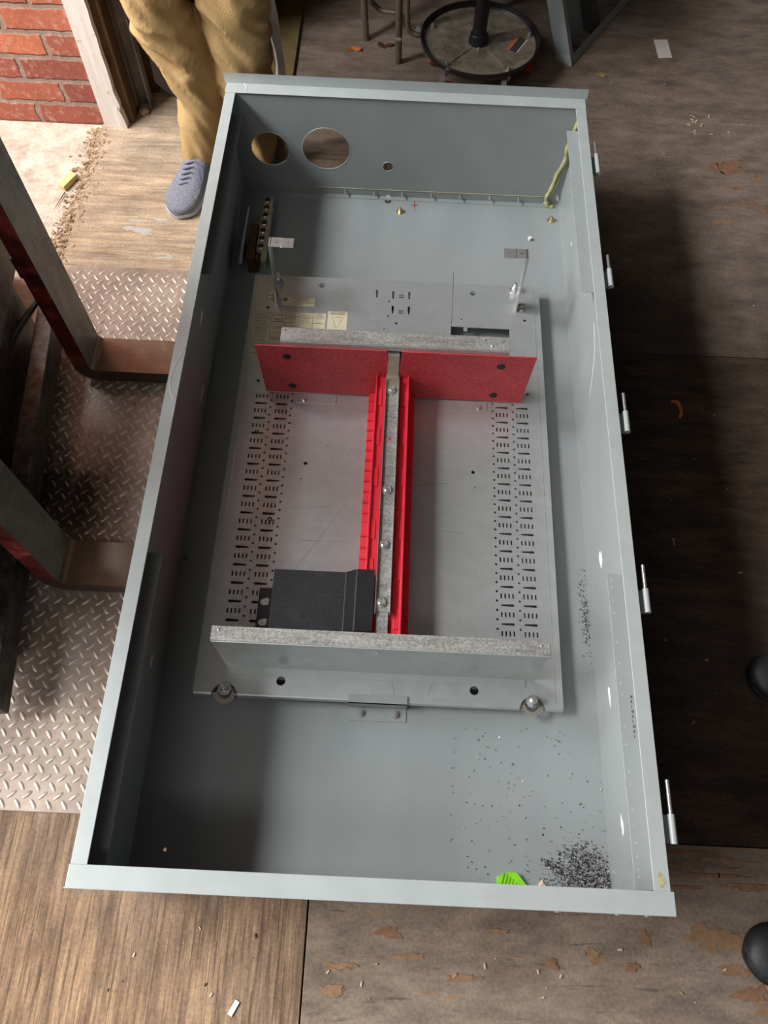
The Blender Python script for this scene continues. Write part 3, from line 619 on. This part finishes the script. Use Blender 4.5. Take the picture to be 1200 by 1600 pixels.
# bus strap with raised edges
st = MB().box(-.0150, .0150, .512, 1.093, .190, .193)
bs = st.build('bus_strap', 'galvanised_spangle', pi_)
for x in (-.0155, .0143): MB().box(x, x + .0014, .505, 1.074, .190, .2005).build('strap_flange', 'zinc', bs)
MB().box(-.0118, .0118, .436, .54, .1875, .1905).build('strap_tongue', 'galvanised_spangle', bs)
MB().box(-.0035, .0030, .911, .918, .193, .1933).build('square_hole', 'red_plastic', bs)
for x, y in ((-.001, 1.046), (-.001, .787), (-.002, .658), (-.002, .531)):
    MB().lathe((x, y, .193), [(.0115, 0), (.0115, .0015), (.0088, .002), (.0082, .0072), (.0055, .0095), (.0042, .0080), (.001, .0080)], 20).build('bolt', 'zinc', bs, smooth=True)
P = [(1.040, .1940), (1.087, .1940), (1.092, .262), (1.128, .262), (1.128, .2595), (1.0945, .2595), (1.0895, .1915), (1.040, .1915)]
jb = MB().prism(P, lambda u, v: (-.0135, u, v), lambda u, v: (.0135, u, v)).build('strap_clip', 'tan_zinc', bs, bev=.0008)
MB().lathe((.0, 1.108, .262), [(.0035, 0), (.003, .0015), (.001, .002)], 12).build('screw', 'brass', jb, smooth=True)
# black filler cover at the near left
P = [(-.2265, .130), (-.2265, .180), (-.079, .180), (-.0765, .181), (-.057, .198), (-.054, .2), (-.019, .2), (-.019, .197), (-.053, .197), (-.077, .177), (-.2235, .177), (-.2235, .130)]
bc = MB().prism(P, lambda u, v: (u, .468, v), lambda u, v: (u, .598, v)).build('filler_cover', 'black_mesh_plastic', pi_, bev=.0008)
MB().prism([(-.0768, .1815), (-.057, .1990), (-.054, .2006), (-.0188, .2006), (-.0188, .2001), (-.053, .2001), (-.0768, .1808)], lambda u, v: (u, .468, v), lambda u, v: (u, .598, v)).build('smooth_cover_edge', 'black_plastic', bc)
ft = MB().box(-.262, -.2265, .47, .577, ZP, .121).box(-.2265, -.12, .49, .56, ZP, .13).build('cover_foot', 'black_plastic', bc, bev=.001)
for y in (.500, .545):
    MB().prism([(-.256, y + .004), (-.244, y + .009), (-.238, y + .006), (-.240, y - .006), (-.250, y - .008), (-.257, y - .003)], lambda u, v: (u, v, .121), lambda u, v: (u, v, .1235)).build('terminal_clip', 'zinc', ft)
# side brackets standing near the far corners
for sx in (-1, 1):
    xs = sx * .3135
    b1 = MB().prism([(1.372, ZP), (1.402, ZP), (1.414, ZC), (1.384, ZC)], lambda u, v: (xs, u, v), lambda u, v: (xs - sx * .0025 - sx * (.003 if v > .2 else 0), u, v)).build('support_bracket', 'zinc', pi_)
    MB().box(min(sx * .3105, sx * .281), max(sx * .3105, sx * .281), 1.384, 1.4145, ZC - .002, ZC).box(min(sx * .283, sx * .253), max(sx * .283, sx * .253), 1.382, 1.4125, ZC - .001, ZC + .001).build('bracket_head', 'zinc', b1, bev=.0008)
    MB().box(min(sx * .313, sx * .338), max(sx * .313, sx * .338), 1.372, 1.402, ZP, ZP + .002).build('bracket_foot', 'tan_zinc', b1)
    for y in (1.380, 1.394): hexbolt(MB(), (sx * .327, y, ZP + .002), .004, .003, washer=.0062).build('screw', 'zinc', b1)
    for x in (.295, .266): MB().cyl((sx * x, 1.398, ZC + .0005), (sx * x, 1.398, ZC + .0012), .002, 10).build('bracket_hole', 'label_ink', b1)
# corner studs
for x, y in ((-.312, .364), (.313, .367), (-.311, 1.440), (.311, 1.446)):
    o = MB().lathe((x, y, ZP), [(.013, 0), (.013, .0018)], 28).build('washer', 'zinc', pi_, smooth=True)
    MB().cyl((x, y, ZP + .0018), (x, y, ZP + .011), .0095, 6).lathe((x, y, ZP + .011), [(.0075, 0), (.0075, .004), (.005, .006)], 20).cyl((x, y, ZP), (x, y, ZP + .027), .0045, 12).build('nut', 'zinc', o)
    if y < 1:
        f = MB()
        for k in range(9):
            a0 = PI + k * PI / 9 + .05; a1 = a0 + PI / 9 - .09
            P = [(x + r * math.cos(a), y - .006 + r * math.sin(a)) for r, a in ((.014, a0), (.023, a0), (.0235, (a0 + a1) / 2), (.023, a1), (.014, a1))]
            f.prism(P, lambda u, v: (u, v, .0935), lambda u, v: (u, v, .095))
        f.torus((x, y - .006, .094), .0155, .0016, n=28, m=6); f.build('slotted_washer', 'tan_zinc', o)
        MB().cyl((x, y, .0622), (x, y, ZP), .006, 12).build('stud', 'galvanised', o)
MB().tube([(.143, 1.292, ZP), (.142, 1.305, .14), (.1385, 1.335, .20), (.135, 1.357, .25)], .0009, 6).build('thin_wire', 'old_steel', pi_)
# fine scratches on the plate
mb = MB()
for (x0, y0, x1, y1) in ((-.20, .62, -.09, .80), (-.22, .78, -.13, .785), (.07, .85, .14, .86), (-.19, .70, -.10, .70), (.12, .42, .10, .37), (.02, .42, .035, .36), (.10, .74, .18, .735), (-.10, .93, -.085, .90)):
    mb.bar((x0, y0, ZP + .0001), (x1, y1, ZP + .0001), .0006, .0004)
mb.build('scratches', 'old_steel', pl)

# ------------------------------------------------------------------ ground bar in the far left corner
gb = thing('ground_bar', (-.39, 1.61, .062), 'bronze ground terminal bar with seven screws in the enclosure corner', 'ground bar')
MB().box(-.3795, -.3545, 1.532, 1.724, .102, .120).box(-.3665, -.3535, 1.500, 1.7, .098, .110).build('terminal_bar', 'bronze_bar', gb, bev=.0012)
for i in range(7):
    y = 1.712 - i * .0285
    o = MB().lathe((-.3685, y, .120), [(.0100, 0), (.0100, .0016), (.0088, .0028), (.0080, .0024), (.0078, .0004), (.001, .0003)], 24).build('terminal_screw', 'brass', gb, smooth=True)
    MB().cyl((-.3685, y, .1204), (-.3685, y, .1216), .0076, 20).build('socket_shade_disc', 'black_paint', o)  # black disc painted in for the shade inside the screw hole
for y in (1.515, 1.72): MB().cyl((-.362, y, .0622), (-.362, y, .10), .006, 12).build('standoff', 'zinc', gb)
MB().box(-.405, -.383, 1.500, 1.625, .0622, .118).box(-.3815, -.376, 1.502, 1.62, .0622, .110).build('copper_lug', 'copper_brown', gb, bev=.002)
mb = MB().cyl((-.4195, 1.485, .112), (-.4195, 1.69, .112), .0045, 12)
for i in range(60): mb.torus((-.4195, 1.488 + i * .0033, .112), .0048, .0010, (0, 1, 0), 12, 4)
mb.build('threaded_rod', 'galvanised', gb, smooth=True)
MB().box(-.425, -.405, 1.55, 1.56, .0622, .11).build('rod_support', 'dark_grey_paint', gb)
hexbolt(MB(), (-.398, 1.695, .0622), .006, .006, washer=.010, stud=.018).build('lug_bolt', 'brass', gb)

# ------------------------------------------------------------------ loose bits inside
tag(hexbolt(MB(), (.367, 1.668, .0621), .0055, .008, washer=0).build('hex_nut', 'white_paint_scrap'), 'small pale nut lying on the enclosure back below the brass stud', 'nut')
for (x, y, z, lab) in ((-.316, .974, .1012, 'small dark washer ring on the left perforations below the red board'), (-.2615, .747, .1012, 'small dark washer ring on the inner left slot column beside the spine'), (-.446, .66, .0634, 'small black ring lying at the foot of the left side wall')):
    tag(MB().torus((x, y, z), .0042, .0010, n=20, m=8).build('washer_ring', 'black_paint', smooth=True), lab, 'washer ring')
tag(MB().prism([(.240, .044), (.262, .052), (.276, .050), (.300, .024), (.250, .018), (.238, .030)], lambda u, v: (u, v, .0622), lambda u, v: (u, v + .0005, .068 + (v - .02) * .25)).build('plastic_scrap', 'lime_plastic'), 'bright lime green ribbed plastic scrap in the near corner', 'plastic scrap')
simple('lime_dark', (.10, .34, .01), .5)
lime = [o_ for o_ in C.objects if o_.name == 'plastic_scrap'][0]
for k in range(7): MB().bar((.252 + k * .006, .050 - k * .003, .0765 - k * .0012), (.246 + k * .006, .028 - k * .001, .0712 - k * .0002), .0010, .0006).build('rib', 'lime_dark', lime)
tag(MB().prism([(.308, .022), (.325, .043), (.340, .022)], lambda u, v: (u, v, .0622), lambda u, v: (.8 * u + .0648, v * .5 + .014, .072)).build('wood_chip', 'pale_wood'), 'pale triangular wood chip beside the lime green scrap', 'wood chip')
def shav(name, mat, n, label, seed):
    rnd = random.Random(seed); m_ = MB()
    for i in range(n):
        q = rnd.random()
        if q < .62: x = .455 - abs(rnd.gauss(0, .045)); y = .022 + abs(rnd.gauss(0, .024))
        elif q < .80: x = rnd.gauss(.40, .02); y = rnd.gauss(.075, .016)
        elif q < .88: x = rnd.gauss(.352, .012); y = .062 - (x - .352) * .5 + rnd.gauss(0, .004)
        elif q < .95: x = rnd.gauss(.445, .006); y = rnd.gauss(.58, .05)
        else: x = rnd.uniform(.15, .45); y = rnd.uniform(.03, .32)
        if x > .452 or y < .004 or x < .05: continue
        r = rnd.uniform(.0006, .0017); a = rnd.uniform(0, PI); z = .0623 + rnd.random() * .003
        m_.obox((x, y, z), (r * math.cos(a), r * math.sin(a), r * rnd.uniform(-.4, .4)), (-r * .45 * math.sin(a), r * .45 * math.cos(a), 0), (0, 0, r * .3))
    tag(m_.build(name, mat), label, 'metal shavings', kind='stuff')
shav('drill_shavings', 'dark_shaving', 1900, 'dark drill shavings heaped in the near right corner of the enclosure', 5)
shav('drill_shavings', 'bright_shaving', 1900, 'bright silver drill shavings mixed into the heap in the near corner', 6)

# ------------------------------------------------------------------ rolling stool
SX, SY, SZ = .233, 2.487, .098
sl = thing('rolling_stool', (SX, SY, 0), 'black rolling shop stool with round tray base and red casters', 'stool')
o = MB().lathe((SX, SY, SZ), [(.001, -.006), (.176, -.006), (.186, -.004), (.1925, .004), (.1935, .016), (.1905, .018), (.187, .016), (.186, .004), (.181, -.001), (.001, -.002)], 72).build('tray_rim', 'black_paint', sl, smooth=True)
o2 = MB().lathe((SX, SY, SZ), [(.001, -.0018), (.181, -.0012), (.181, .0), (.001, .0005)], 64).build('tray', 'stool_tray', sl, smooth=True)
cang = [158, 230, 302, 14, 86]
for a in cang:
    a_ = math.radians(a); e = Vector((math.cos(a_), math.sin(a_), 0))
    MB().bar(Vector((SX, SY, SZ)) + e * .045, Vector((SX, SY, SZ)) + e * .145, .006, .006).build('tray_rib', 'stool_tray', o2)
    P = Vector((SX, SY, SZ)) + e * .166
    MB().lathe(P, [(.0065, 0), (.0065, .008), (.0045, .013), (.001, .014)], 14).build('caster_nut', 'zinc', sl, smooth=True)
    cs = MB().box(P.x - .020, P.x - .004, P.y - .044, P.y - .014, .030, SZ - .010).cyl(P - Vector((0, 0, .005)), P - Vector((0, 0, .03)), .010, 12).bar(P + Vector((-.006, -.02, -.055)), P + Vector((-.006, .02, -.055)), .012, .004).build('caster', 'zinc', sl)
    MB().cyl((P.x + .000, P.y - .034, .0312), (P.x + .022, P.y - .034, .0312), .031, 28).build('wheel', 'red_caster', cs, smooth=True)
MB().lathe((SX - .005, SY - .045, SZ), [(.004, 0), (.003, .008), (.001, .01)], 10).build('nub', 'zinc', o2, smooth=True)
MB().lathe((SX - .006, SY - .004, SZ), [(.031, 0), (.031, .008), (.028, .010), (.028, .028), (.026, .031), (.0225, .032), (.0225, .40), (.001, .40)], 32).build('column', 'black_paint', sl, smooth=True)
lb = MB().bar((.335, 2.445, SZ + .0006), (.372, 2.515, SZ + .0006), .036, .0008).build('warning_label', 'dark_grey_paint', sl)
MB().bar((.3235, 2.4515, SZ + .0012), (.3605, 2.5215, SZ + .0012), .009, .0006).build('orange_band', 'orange_label', lb)
MB().bar((.3505, 2.4365, SZ + .0012), (.3865, 2.505, SZ + .0012), .003, .0006).build('white_band', 'paper', lb)
MB().lathe((SX, SY, .49), [(.14, 0), (.17, .01), (.18, .035), (.17, .055), (.10, .062), (.001, .062)], 48).build('seat', 'black_rubber', sl, smooth=True)

# ------------------------------------------------------------------ folding chair
fc = thing('folding_chair', (0, 2.7, 0), 'brown metal folding chair standing left of the rolling stool', 'chair')
MB().tube(smoothpath([(-.029, 2.508, .0), (-.033, 2.508, .20), (-.04, 2.50, .44), (-.05, 2.43, .80)]), .0115, 12).build('leg', 'chair_paint', fc, smooth=True)
MB().tube(smoothpath([(-.143, 2.622, .0), (-.155, 2.63, .2), (-.17, 2.66, .44)]), .0115, 12).build('leg', 'chair_paint', fc, smooth=True)
MB().tube(smoothpath([(.27, 2.80, .0), (.27, 2.80, .20), (.26, 2.79, .44), (.25, 2.72, .80)]), .0115, 12).build('leg', 'chair_paint', fc, smooth=True)
MB().tube(smoothpath([(.14, 3.0, .0), (.14, 2.98, .2), (.13, 2.95, .44)]), .0115, 12).build('leg', 'chair_paint', fc, smooth=True)
MB().tube(smoothpath([(-.01, 2.60, .40), (-.008, 2.585, .20), (-.003, 2.575, .09), (.012, 2.575, .062), (.06, 2.585, .055), (.2, 2.72, .055)]), .0085, 12).build('brace', 'chair_paint', fc, smooth=True)
MB().tube(smoothpath([(-.130, 2.64, .30), (-.125, 2.66, .12), (-.118, 2.67, .09), (-.09, 2.665, .075), (-.03, 2.655, .075), (.0, 2.66, .075)]), .008, 12).build('brace', 'chair_paint', fc, smooth=True)
MB().cyl((-.040, 2.497, .085), (-.022, 2.497, .085), .006, 10).build('pivot_bolt', 'zinc', fc)
MB().cyl((.035, 2.60, .055), (.058, 2.625, .055), .0125, 14).build('foot_sleeve', 'galvanised', fc, smooth=True)
s0 = MB().prism([(-.06, 2.49), (.27, 2.77), (.14, 2.98), (-.18, 2.68)], lambda u, v: (u, v, .44), lambda u, v: (u, v, .455)); s0.build('seat', 'chair_paint', fc, bev=.004)
MB().prism([(-.05, 2.43), (.25, 2.72), (.24, 2.735), (-.06, 2.445)], lambda u, v: (u, v, .66), lambda u, v: (u, v, .80)).build('backrest', 'chair_paint', fc, bev=.004)

# ------------------------------------------------------------------ grey steel cover frame leaning at the back
cv = thing('enclosure_cover', (.54, 2.53, 0), 'grey flanged steel cover frame leaning upright behind the enclosure', 'cover frame')
u = Vector((.237, .388, 0)).normalized(); up = Vector((-.095, .02, .2)).normalized(); up = (up - u * up.dot(u)).normalized(); nn = u.cross(up) 
if nn.y > 0: nn = -nn
O = Vector((.557, 2.53, .002)); W_, H_, D_ = .86, .60, .055
def cvbox(name, a0, a1, b0, b1, c0, c1, mat, par, bev=.001):
    cen = O + u * (a0 + a1) / 2 + up * (b0 + b1) / 2 + nn * (c0 + c1) / 2
    return MB().obox(cen, u * (a1 - a0) / 2, up * (b1 - b0) / 2, nn * (c1 - c0) / 2).build(name, mat, par, bev=bev)
cvbox('back_sheet', 0, W_, 0, H_, -D_, -D_ + .002, 'grey_enamel', cv)
fl = cvbox('side_flange', 0, .002, 0, H_, -D_, 0, 'grey_enamel', cv); cvbox('corner_lap', -.001, 0, 0, .036, -D_, .0005, 'lit_enamel', fl)
cvbox('side_flange', W_ - .002, W_, 0, H_, -D_, 0, 'grey_enamel', cv); cvbox('bottom_flange', .002, W_ - .002, 0, .002, -D_, 0, 'grey_enamel', cv); cvbox('top_flange', .002, W_ - .002, H_ - .002, H_, -D_, 0, 'grey_enamel', cv)
lp = cvbox('front_lip', 0, W_, .001, .028, -.002, 0, 'grey_enamel', cv); cvbox('front_lip', 0, W_, H_ - .028, H_, -.002, 0, 'grey_enamel', cv)
cvbox('front_lip', 0, .022, .028, H_ - .028, -.0022, -.0002, 'grey_enamel', cv); cvbox('front_lip', W_ - .022, W_, .028, H_ - .028, -.0022, -.0002, 'grey_enamel', cv)
cvbox('inner_brace', .20, .235, .002, H_ - .002, -D_ + .002, -.01, 'dark_grey_paint', cv)
q = O + u * .022 + up * .014; MB().cyl(q, q + nn * .002, .0035, 10).build('screw', 'brass', lp)

# slat on the floor at the back, other dark things
tag(MB().box(-.4465, -.372, 2.26, 2.835, .0, .012).build('wooden_slat', 'tan_slat', bev=.002), 'flat tan slat lying on the floor behind the person in khaki trousers', 'slat')
tb = thing('workbench', (-.35, 3.3, 0), 'dark workbench standing against the back wall in shadow', 'workbench')
MB().box(-.78, .10, 3.02, 3.9, .72, .76).build('top', 'dark_timber', tb); MB().box(-.74, -.68, 3.05, 3.11, 0, .72).build('leg', 'dark_timber', tb); MB().box(0, .06, 3.05, 3.11, 0, .72).build('leg', 'dark_timber', tb)
MB().box(-.78, .10, 3.1, 3.85, .12, .15).build('shelf', 'dark_timber', tb)
MB().box(-.74, -.68, 3.8, 3.86, 0, .72).build('leg', 'dark_timber', tb); MB().box(0, .06, 3.8, 3.86, 0, .72).build('leg', 'dark_timber', tb)

# ------------------------------------------------------------------ people
def leg_rings(mb, pts, seed, n=56, wr=.010):
    """pts: (x,y,z,rx,ry) control rings from ankle up; wrinkled trouser leg"""
    P = [Vector(p[:3]) for p in pts]; path = smoothpath(P, 12); R = smoothpath([(p[3], p[4], 0) for p in pts], 12)
    rings = []
    for i, (c_, r_) in enumerate(zip(path, R)):
        ring = []
        for k in range(n):
            t = 2 * PI * k / n; d = Vector((math.cos(t), math.sin(t), 0))
            q = c_ + Vector((d.x * r_.x, d.y * r_.y, 0)); s_ = Vector((q.x * 9 + seed, q.y * 9, q.z * 16 + d.x * 1.6))
            f = 1.5 * (1 - 2 * abs(noise.noise(s_))) + noise.noise(s_ * 2.3) * .6 - .7
            ring.append(mb.bm.verts.new(q + d * wr * f))
        rings.append(ring)
    for A, B in zip(rings, rings[1:]):
        for k in range(n): mb.bm.faces.new((A[k], A[(k + 1) % n], B[(k + 1) % n], B[k]))
    mb.bm.faces.new(rings[0][::-1]); mb.bm.faces.new(rings[-1])
def trousers(par, mat, legs, hip, waist, belt='black_shoe'):
    mb = MB()
    for i, lg in enumerate(legs): leg_rings(mb, lg, i * 7.3 + 1)
    leg_rings(mb, hip, 21, 44, .006)
    o = mb.build('trousers', mat, par, smooth=True); rm = o.modifiers.new('join', 'REMESH'); rm.mode = 'VOXEL'; rm.voxel_size = .0045; rm.use_smooth_shade = True
    sm = o.modifiers.new('soft', 'SMOOTH'); sm.iterations = 3
    return o
def shoe(par, toe, ang, mat, sole, length=.295, laces=True):
    """toe: world xy of the toe tip; ang: direction the toe points"""
    d = Vector((math.cos(ang), math.sin(ang), 0)); s_ = Vector((-d.y, d.x, 0)); heel = Vector((toe[0], toe[1], 0)) - d * length
    prof = [(0, .030, .055), (.03, .036, .075), (.08, .038, .085), (.13, .040, .082), (.17, .044, .068), (.21, .050, .056), (.25, .050, .048), (.275, .040, .040), (.290, .022, .030), (.295, .008, .022)]
    F = smoothpath([(a * length / .295, b, c_) for a, b, c_ in prof], 3)
    def loft(z0, scale_w, zt):
        m_ = MB(); rings = []; n = 20
        for f in F:
            ring = []
            for k in range(n):
                t = 2 * PI * k / n; cx, cz = math.cos(t), math.sin(t)
                w_ = math.copysign(abs(cx) ** .75, cx) * f.y * scale_w; top = zt(f)
                z = z0 + (top - z0) * (.5 + .5 * math.copysign(abs(cz) ** .7, cz)); w_ *= (1 - .35 * max(0, cz) ** 2)
                ring.append(m_.bm.verts.new(heel + d * f.x + s_ * w_ + Vector((0, 0, z))))
            rings.append(ring)
        for A, B in zip(rings, rings[1:]):
            for k in range(n): m_.bm.faces.new((A[k], A[(k + 1) % n], B[(k + 1) % n], B[k]))
        m_.bm.faces.new(rings[0][::-1]); m_.bm.faces.new(rings[-1]); return m_
    o = loft(.012, 1.0, lambda f: f.z + .006).build('shoe', mat, par, smooth=True)
    loft(.001, 1.07, lambda f: .022).build('sole', sole, o, smooth=True)
    if laces:
        m_ = MB()
        for i in range(5):
            c_ = heel + d * (.150 + i * .016) + Vector((0, 0, .083 - i * .0055))
            m_.tube(smoothpath([c_ - s_ * .026 - Vector((0, 0, .012)), c_ - s_ * .01 + d * .006, c_ + s_ * .01 - d * .006, c_ + s_ * .026 - Vector((0, 0, .012))], 4), .0022, 6)
        m_.tube(smoothpath([heel + d * .15 + s_ * .01 + Vector((0, 0, .088)), heel + d * .17 + s_ * .045 + Vector((0, 0, .085)), heel + d * .20 + s_ * .048 + Vector((0, 0, .06)), heel + d * .17 + s_ * .03 + Vector((0, 0, .08))], 4), .0018, 6)
        m_.build('laces', 'lace', o, smooth=True)
    return o
pA = thing('person', (-.53, 1.98, 0), 'person in khaki trousers and blue knit sneakers standing behind the enclosure corner', 'person')
trousers(pA, 'khaki', [
    [(-.600, 1.955, .055, .045, .060), (-.600, 1.96, .08, .052, .066), (-.580, 1.97, .16, .056, .070), (-.574, 1.975, .28, .070, .078), (-.618, 1.97, .42, .080, .085), (-.640, 1.96, .52, .084, .088), (-.615, 1.97, .66, .088, .095), (-.58, 1.99, .84, .098, .11)],
    [(-.432, 1.955, .055, .045, .060), (-.432, 1.955, .08, .050, .064), (-.432, 1.965, .16, .054, .068), (-.440, 1.99, .28, .074, .080), (-.445, 2.0, .42, .088, .088), (-.448, 1.99, .52, .088, .090), (-.46, 2.0, .66, .090, .096), (-.48, 2.0, .84, .10, .11)]],
    [(-.53, 2.0, .78, .15, .105), (-.53, 2.0, .86, .17, .115), (-.53, 2.0, .95, .165, .11), (-.53, 2.0, 1.03, .155, .10)], 1.03)
shoe(pA, (-.652, 1.748), math.radians(-105), 'shoe_knit', 'shoe_sole')
shoe(pA, (-.415, 1.832), math.radians(-83), 'shoe_knit', 'shoe_sole')
MB().lathe((-.53, 2.0, 1.0), [(.150, 0), (.155, .04), (.14, .041), (.001, .041)], 32).build('belt', 'black_shoe', pA, smooth=True)
mb = MB(); P = []
for i in range(14):
    z = .20 + i * .045; x = -.375 - .022 * (i / 13) + .003 * math.sin(i * .9); P.append((x, 2.10 + .004 * math.sin(i), z))
for k in range(3): mb.tube([(p[0] + .006 + k * .006 + .003 * math.sin(p[2] * 30 + k), p[1] + k * .005, p[2]) for p in P], .007, 8, rs=[.008 - .002 * math.sin(i * .8 + k) for i in range(14)])
tag(mb.build('hanging_cloth', 'white_cloth', smooth=True), 'white cloth hanging down beside the right leg of khaki trousers', 'cloth')

pB = thing('person', (1.0, .4, 0), 'person in black shoes and dark trousers standing right of the enclosure', 'person')
trousers(pB, 'dark_trouser', [
    [(1.07, .45, .06, .05, .06), (1.07, .45, .16, .06, .07), (1.07, .45, .4, .075, .08), (1.08, .42, .6, .085, .09), (1.09, .35, .84, .10, .11)],
    [(.985, -.06, .06, .05, .06), (.99, -.06, .16, .06, .07), (1.02, -.04, .4, .075, .08), (1.05, .05, .6, .085, .09), (1.09, .2, .84, .10, .11)]],
    [(1.09, .27, .78, .12, .17), (1.09, .27, .86, .125, .19), (1.09, .27, .95, .12, .175), (1.09, .27, 1.03, .11, .165)], 1.03)
shoe(pB, (.806, .468), math.radians(172), 'black_shoe', 'black_rubber', laces=False)
shoe(pB, (.712, -.070), math.radians(183), 'black_shoe', 'black_rubber', laces=False)

# ------------------------------------------------------------------ small things on the floor
o = MB().obox((0, 0, .0095), (.030 * .42, .030 * .91, 0), (-.0115 * .91, .0115 * .42, 0), (0, 0, .0085)).build('wood_block', 'yellow_wood', bev=.0008, origin=(0, 0, 0)); o.location = (-1.0, 1.875, -.004)
tag(o, 'small yellow wood block on the pale concrete near the brick wall', 'wood block')
tag(MB().cyl((-1.002, 1.835, .001), (-1.018, 1.765, .001), .0022, 6, .0006).build('nail', 'old_steel'), 'dark nail pointing out from beneath the yellow wood block', 'nail')
tag(MB().prism([(.853, 2.693), (.900, 2.697), (.905, 2.60), (.858, 2.594)], lambda u, v: (u, v, .001), lambda u, v: (u, v, .0022 + .01 * max(0, v - 2.66))).build('paper_scrap', 'paper'), 'white paper rectangle on the floor at upper right', 'paper')
o = MB().bar((-.244, -.205, .002), (-.232, -.182, .002), .009, .003).build('paper_tag', 'white_paint_scrap'); tag(o, 'small white tag lying on the tan plywood at the bottom', 'tag')
tag(MB().tube(smoothpath([(.728, 1.183, .006), (.742, 1.178, .010), (.750, 1.160, .006), (.748, 1.145, .010), (.744, 1.133, .004)]), .0045, 6, rs=None).build('dry_leaf', 'leaf_orange'), 'curled orange dry leaf on the dark floor right of the enclosure', 'leaf')
def leaf(x, y, r, mat, label, seed, nm='dry_leaf', cat='leaf'):
    rnd = random.Random(seed); P = blob(0, 0, r, r * .7, n=12, jag=.6, seed=seed)
    o = MB().prism(P, lambda u, v: (x + u, y + v, .0008), lambda u, v: (x + u, y + v, .002 + abs(u) * .3)).build(nm, mat); return tag(o, label, cat)
leaf(-.178, 2.565, .018, 'leaf_orange', 'orange crumpled dry leaf left of the chair leg', 3)
leaf(-.078, 2.592, .020, 'dark_timber', 'dark crumpled dry leaf between the two chair legs', 4)
leaf(.655, 2.492, .013, 'chip_wood', 'elongated tan chip in front of the leaning cover frame', 5, 'wood_chip', 'wood chip')
rnd = random.Random(11)
def chips(n, xr, yr, label, group, mats, rr=(.0012, .0045), z=0):
    k = 0
    while k < n:
        x = rnd.uniform(*xr); y = rnd.uniform(*yr)
        r = rnd.uniform(*rr); a = rnd.uniform(0, PI)
        m_ = MB().obox((x, y, z + r * .25 + .0006), (r * math.cos(a), r * math.sin(a), r * .1), (-r * .4 * math.sin(a), r * .4 * math.cos(a), 0), (0, 0, r * .2))
        tag(m_.build('wood_chip', rnd.choice(mats)), label, 'wood chip', group); k += 1
chips(34, (.52, 1.1), (1.36, 2.55), 'tiny pale wood chip scattered on brown plywood beyond the hinge side', 'wood chips on the far right floor', ['chip_wood', 'pale_wood'])
chips(12, (.90, .99), (2.22, 2.32), 'pale crumb in the cluster below the paper rectangle', 'crumbs below the paper', ['pale_wood'], (.003, .006))
chips(22, (.56, .85), (.14, 1.30), 'tiny wood chip on the dark oily plywood beside the hinges', 'wood chips on the dark floor', ['chip_wood', 'dark_timber'])
chips(18, (-.08, .70), (-.17, -.03), 'tiny wood chip on the brown plywood nearest the viewer', 'wood chips on the near brown floor', ['chip_wood', 'pale_wood', 'pale_wood'])
chips(10, (-.50, -.14), (-.19, -.03), 'tiny chip on the tan plywood nearest the viewer', 'chips on the near tan floor', ['pale_wood', 'dark_timber'])
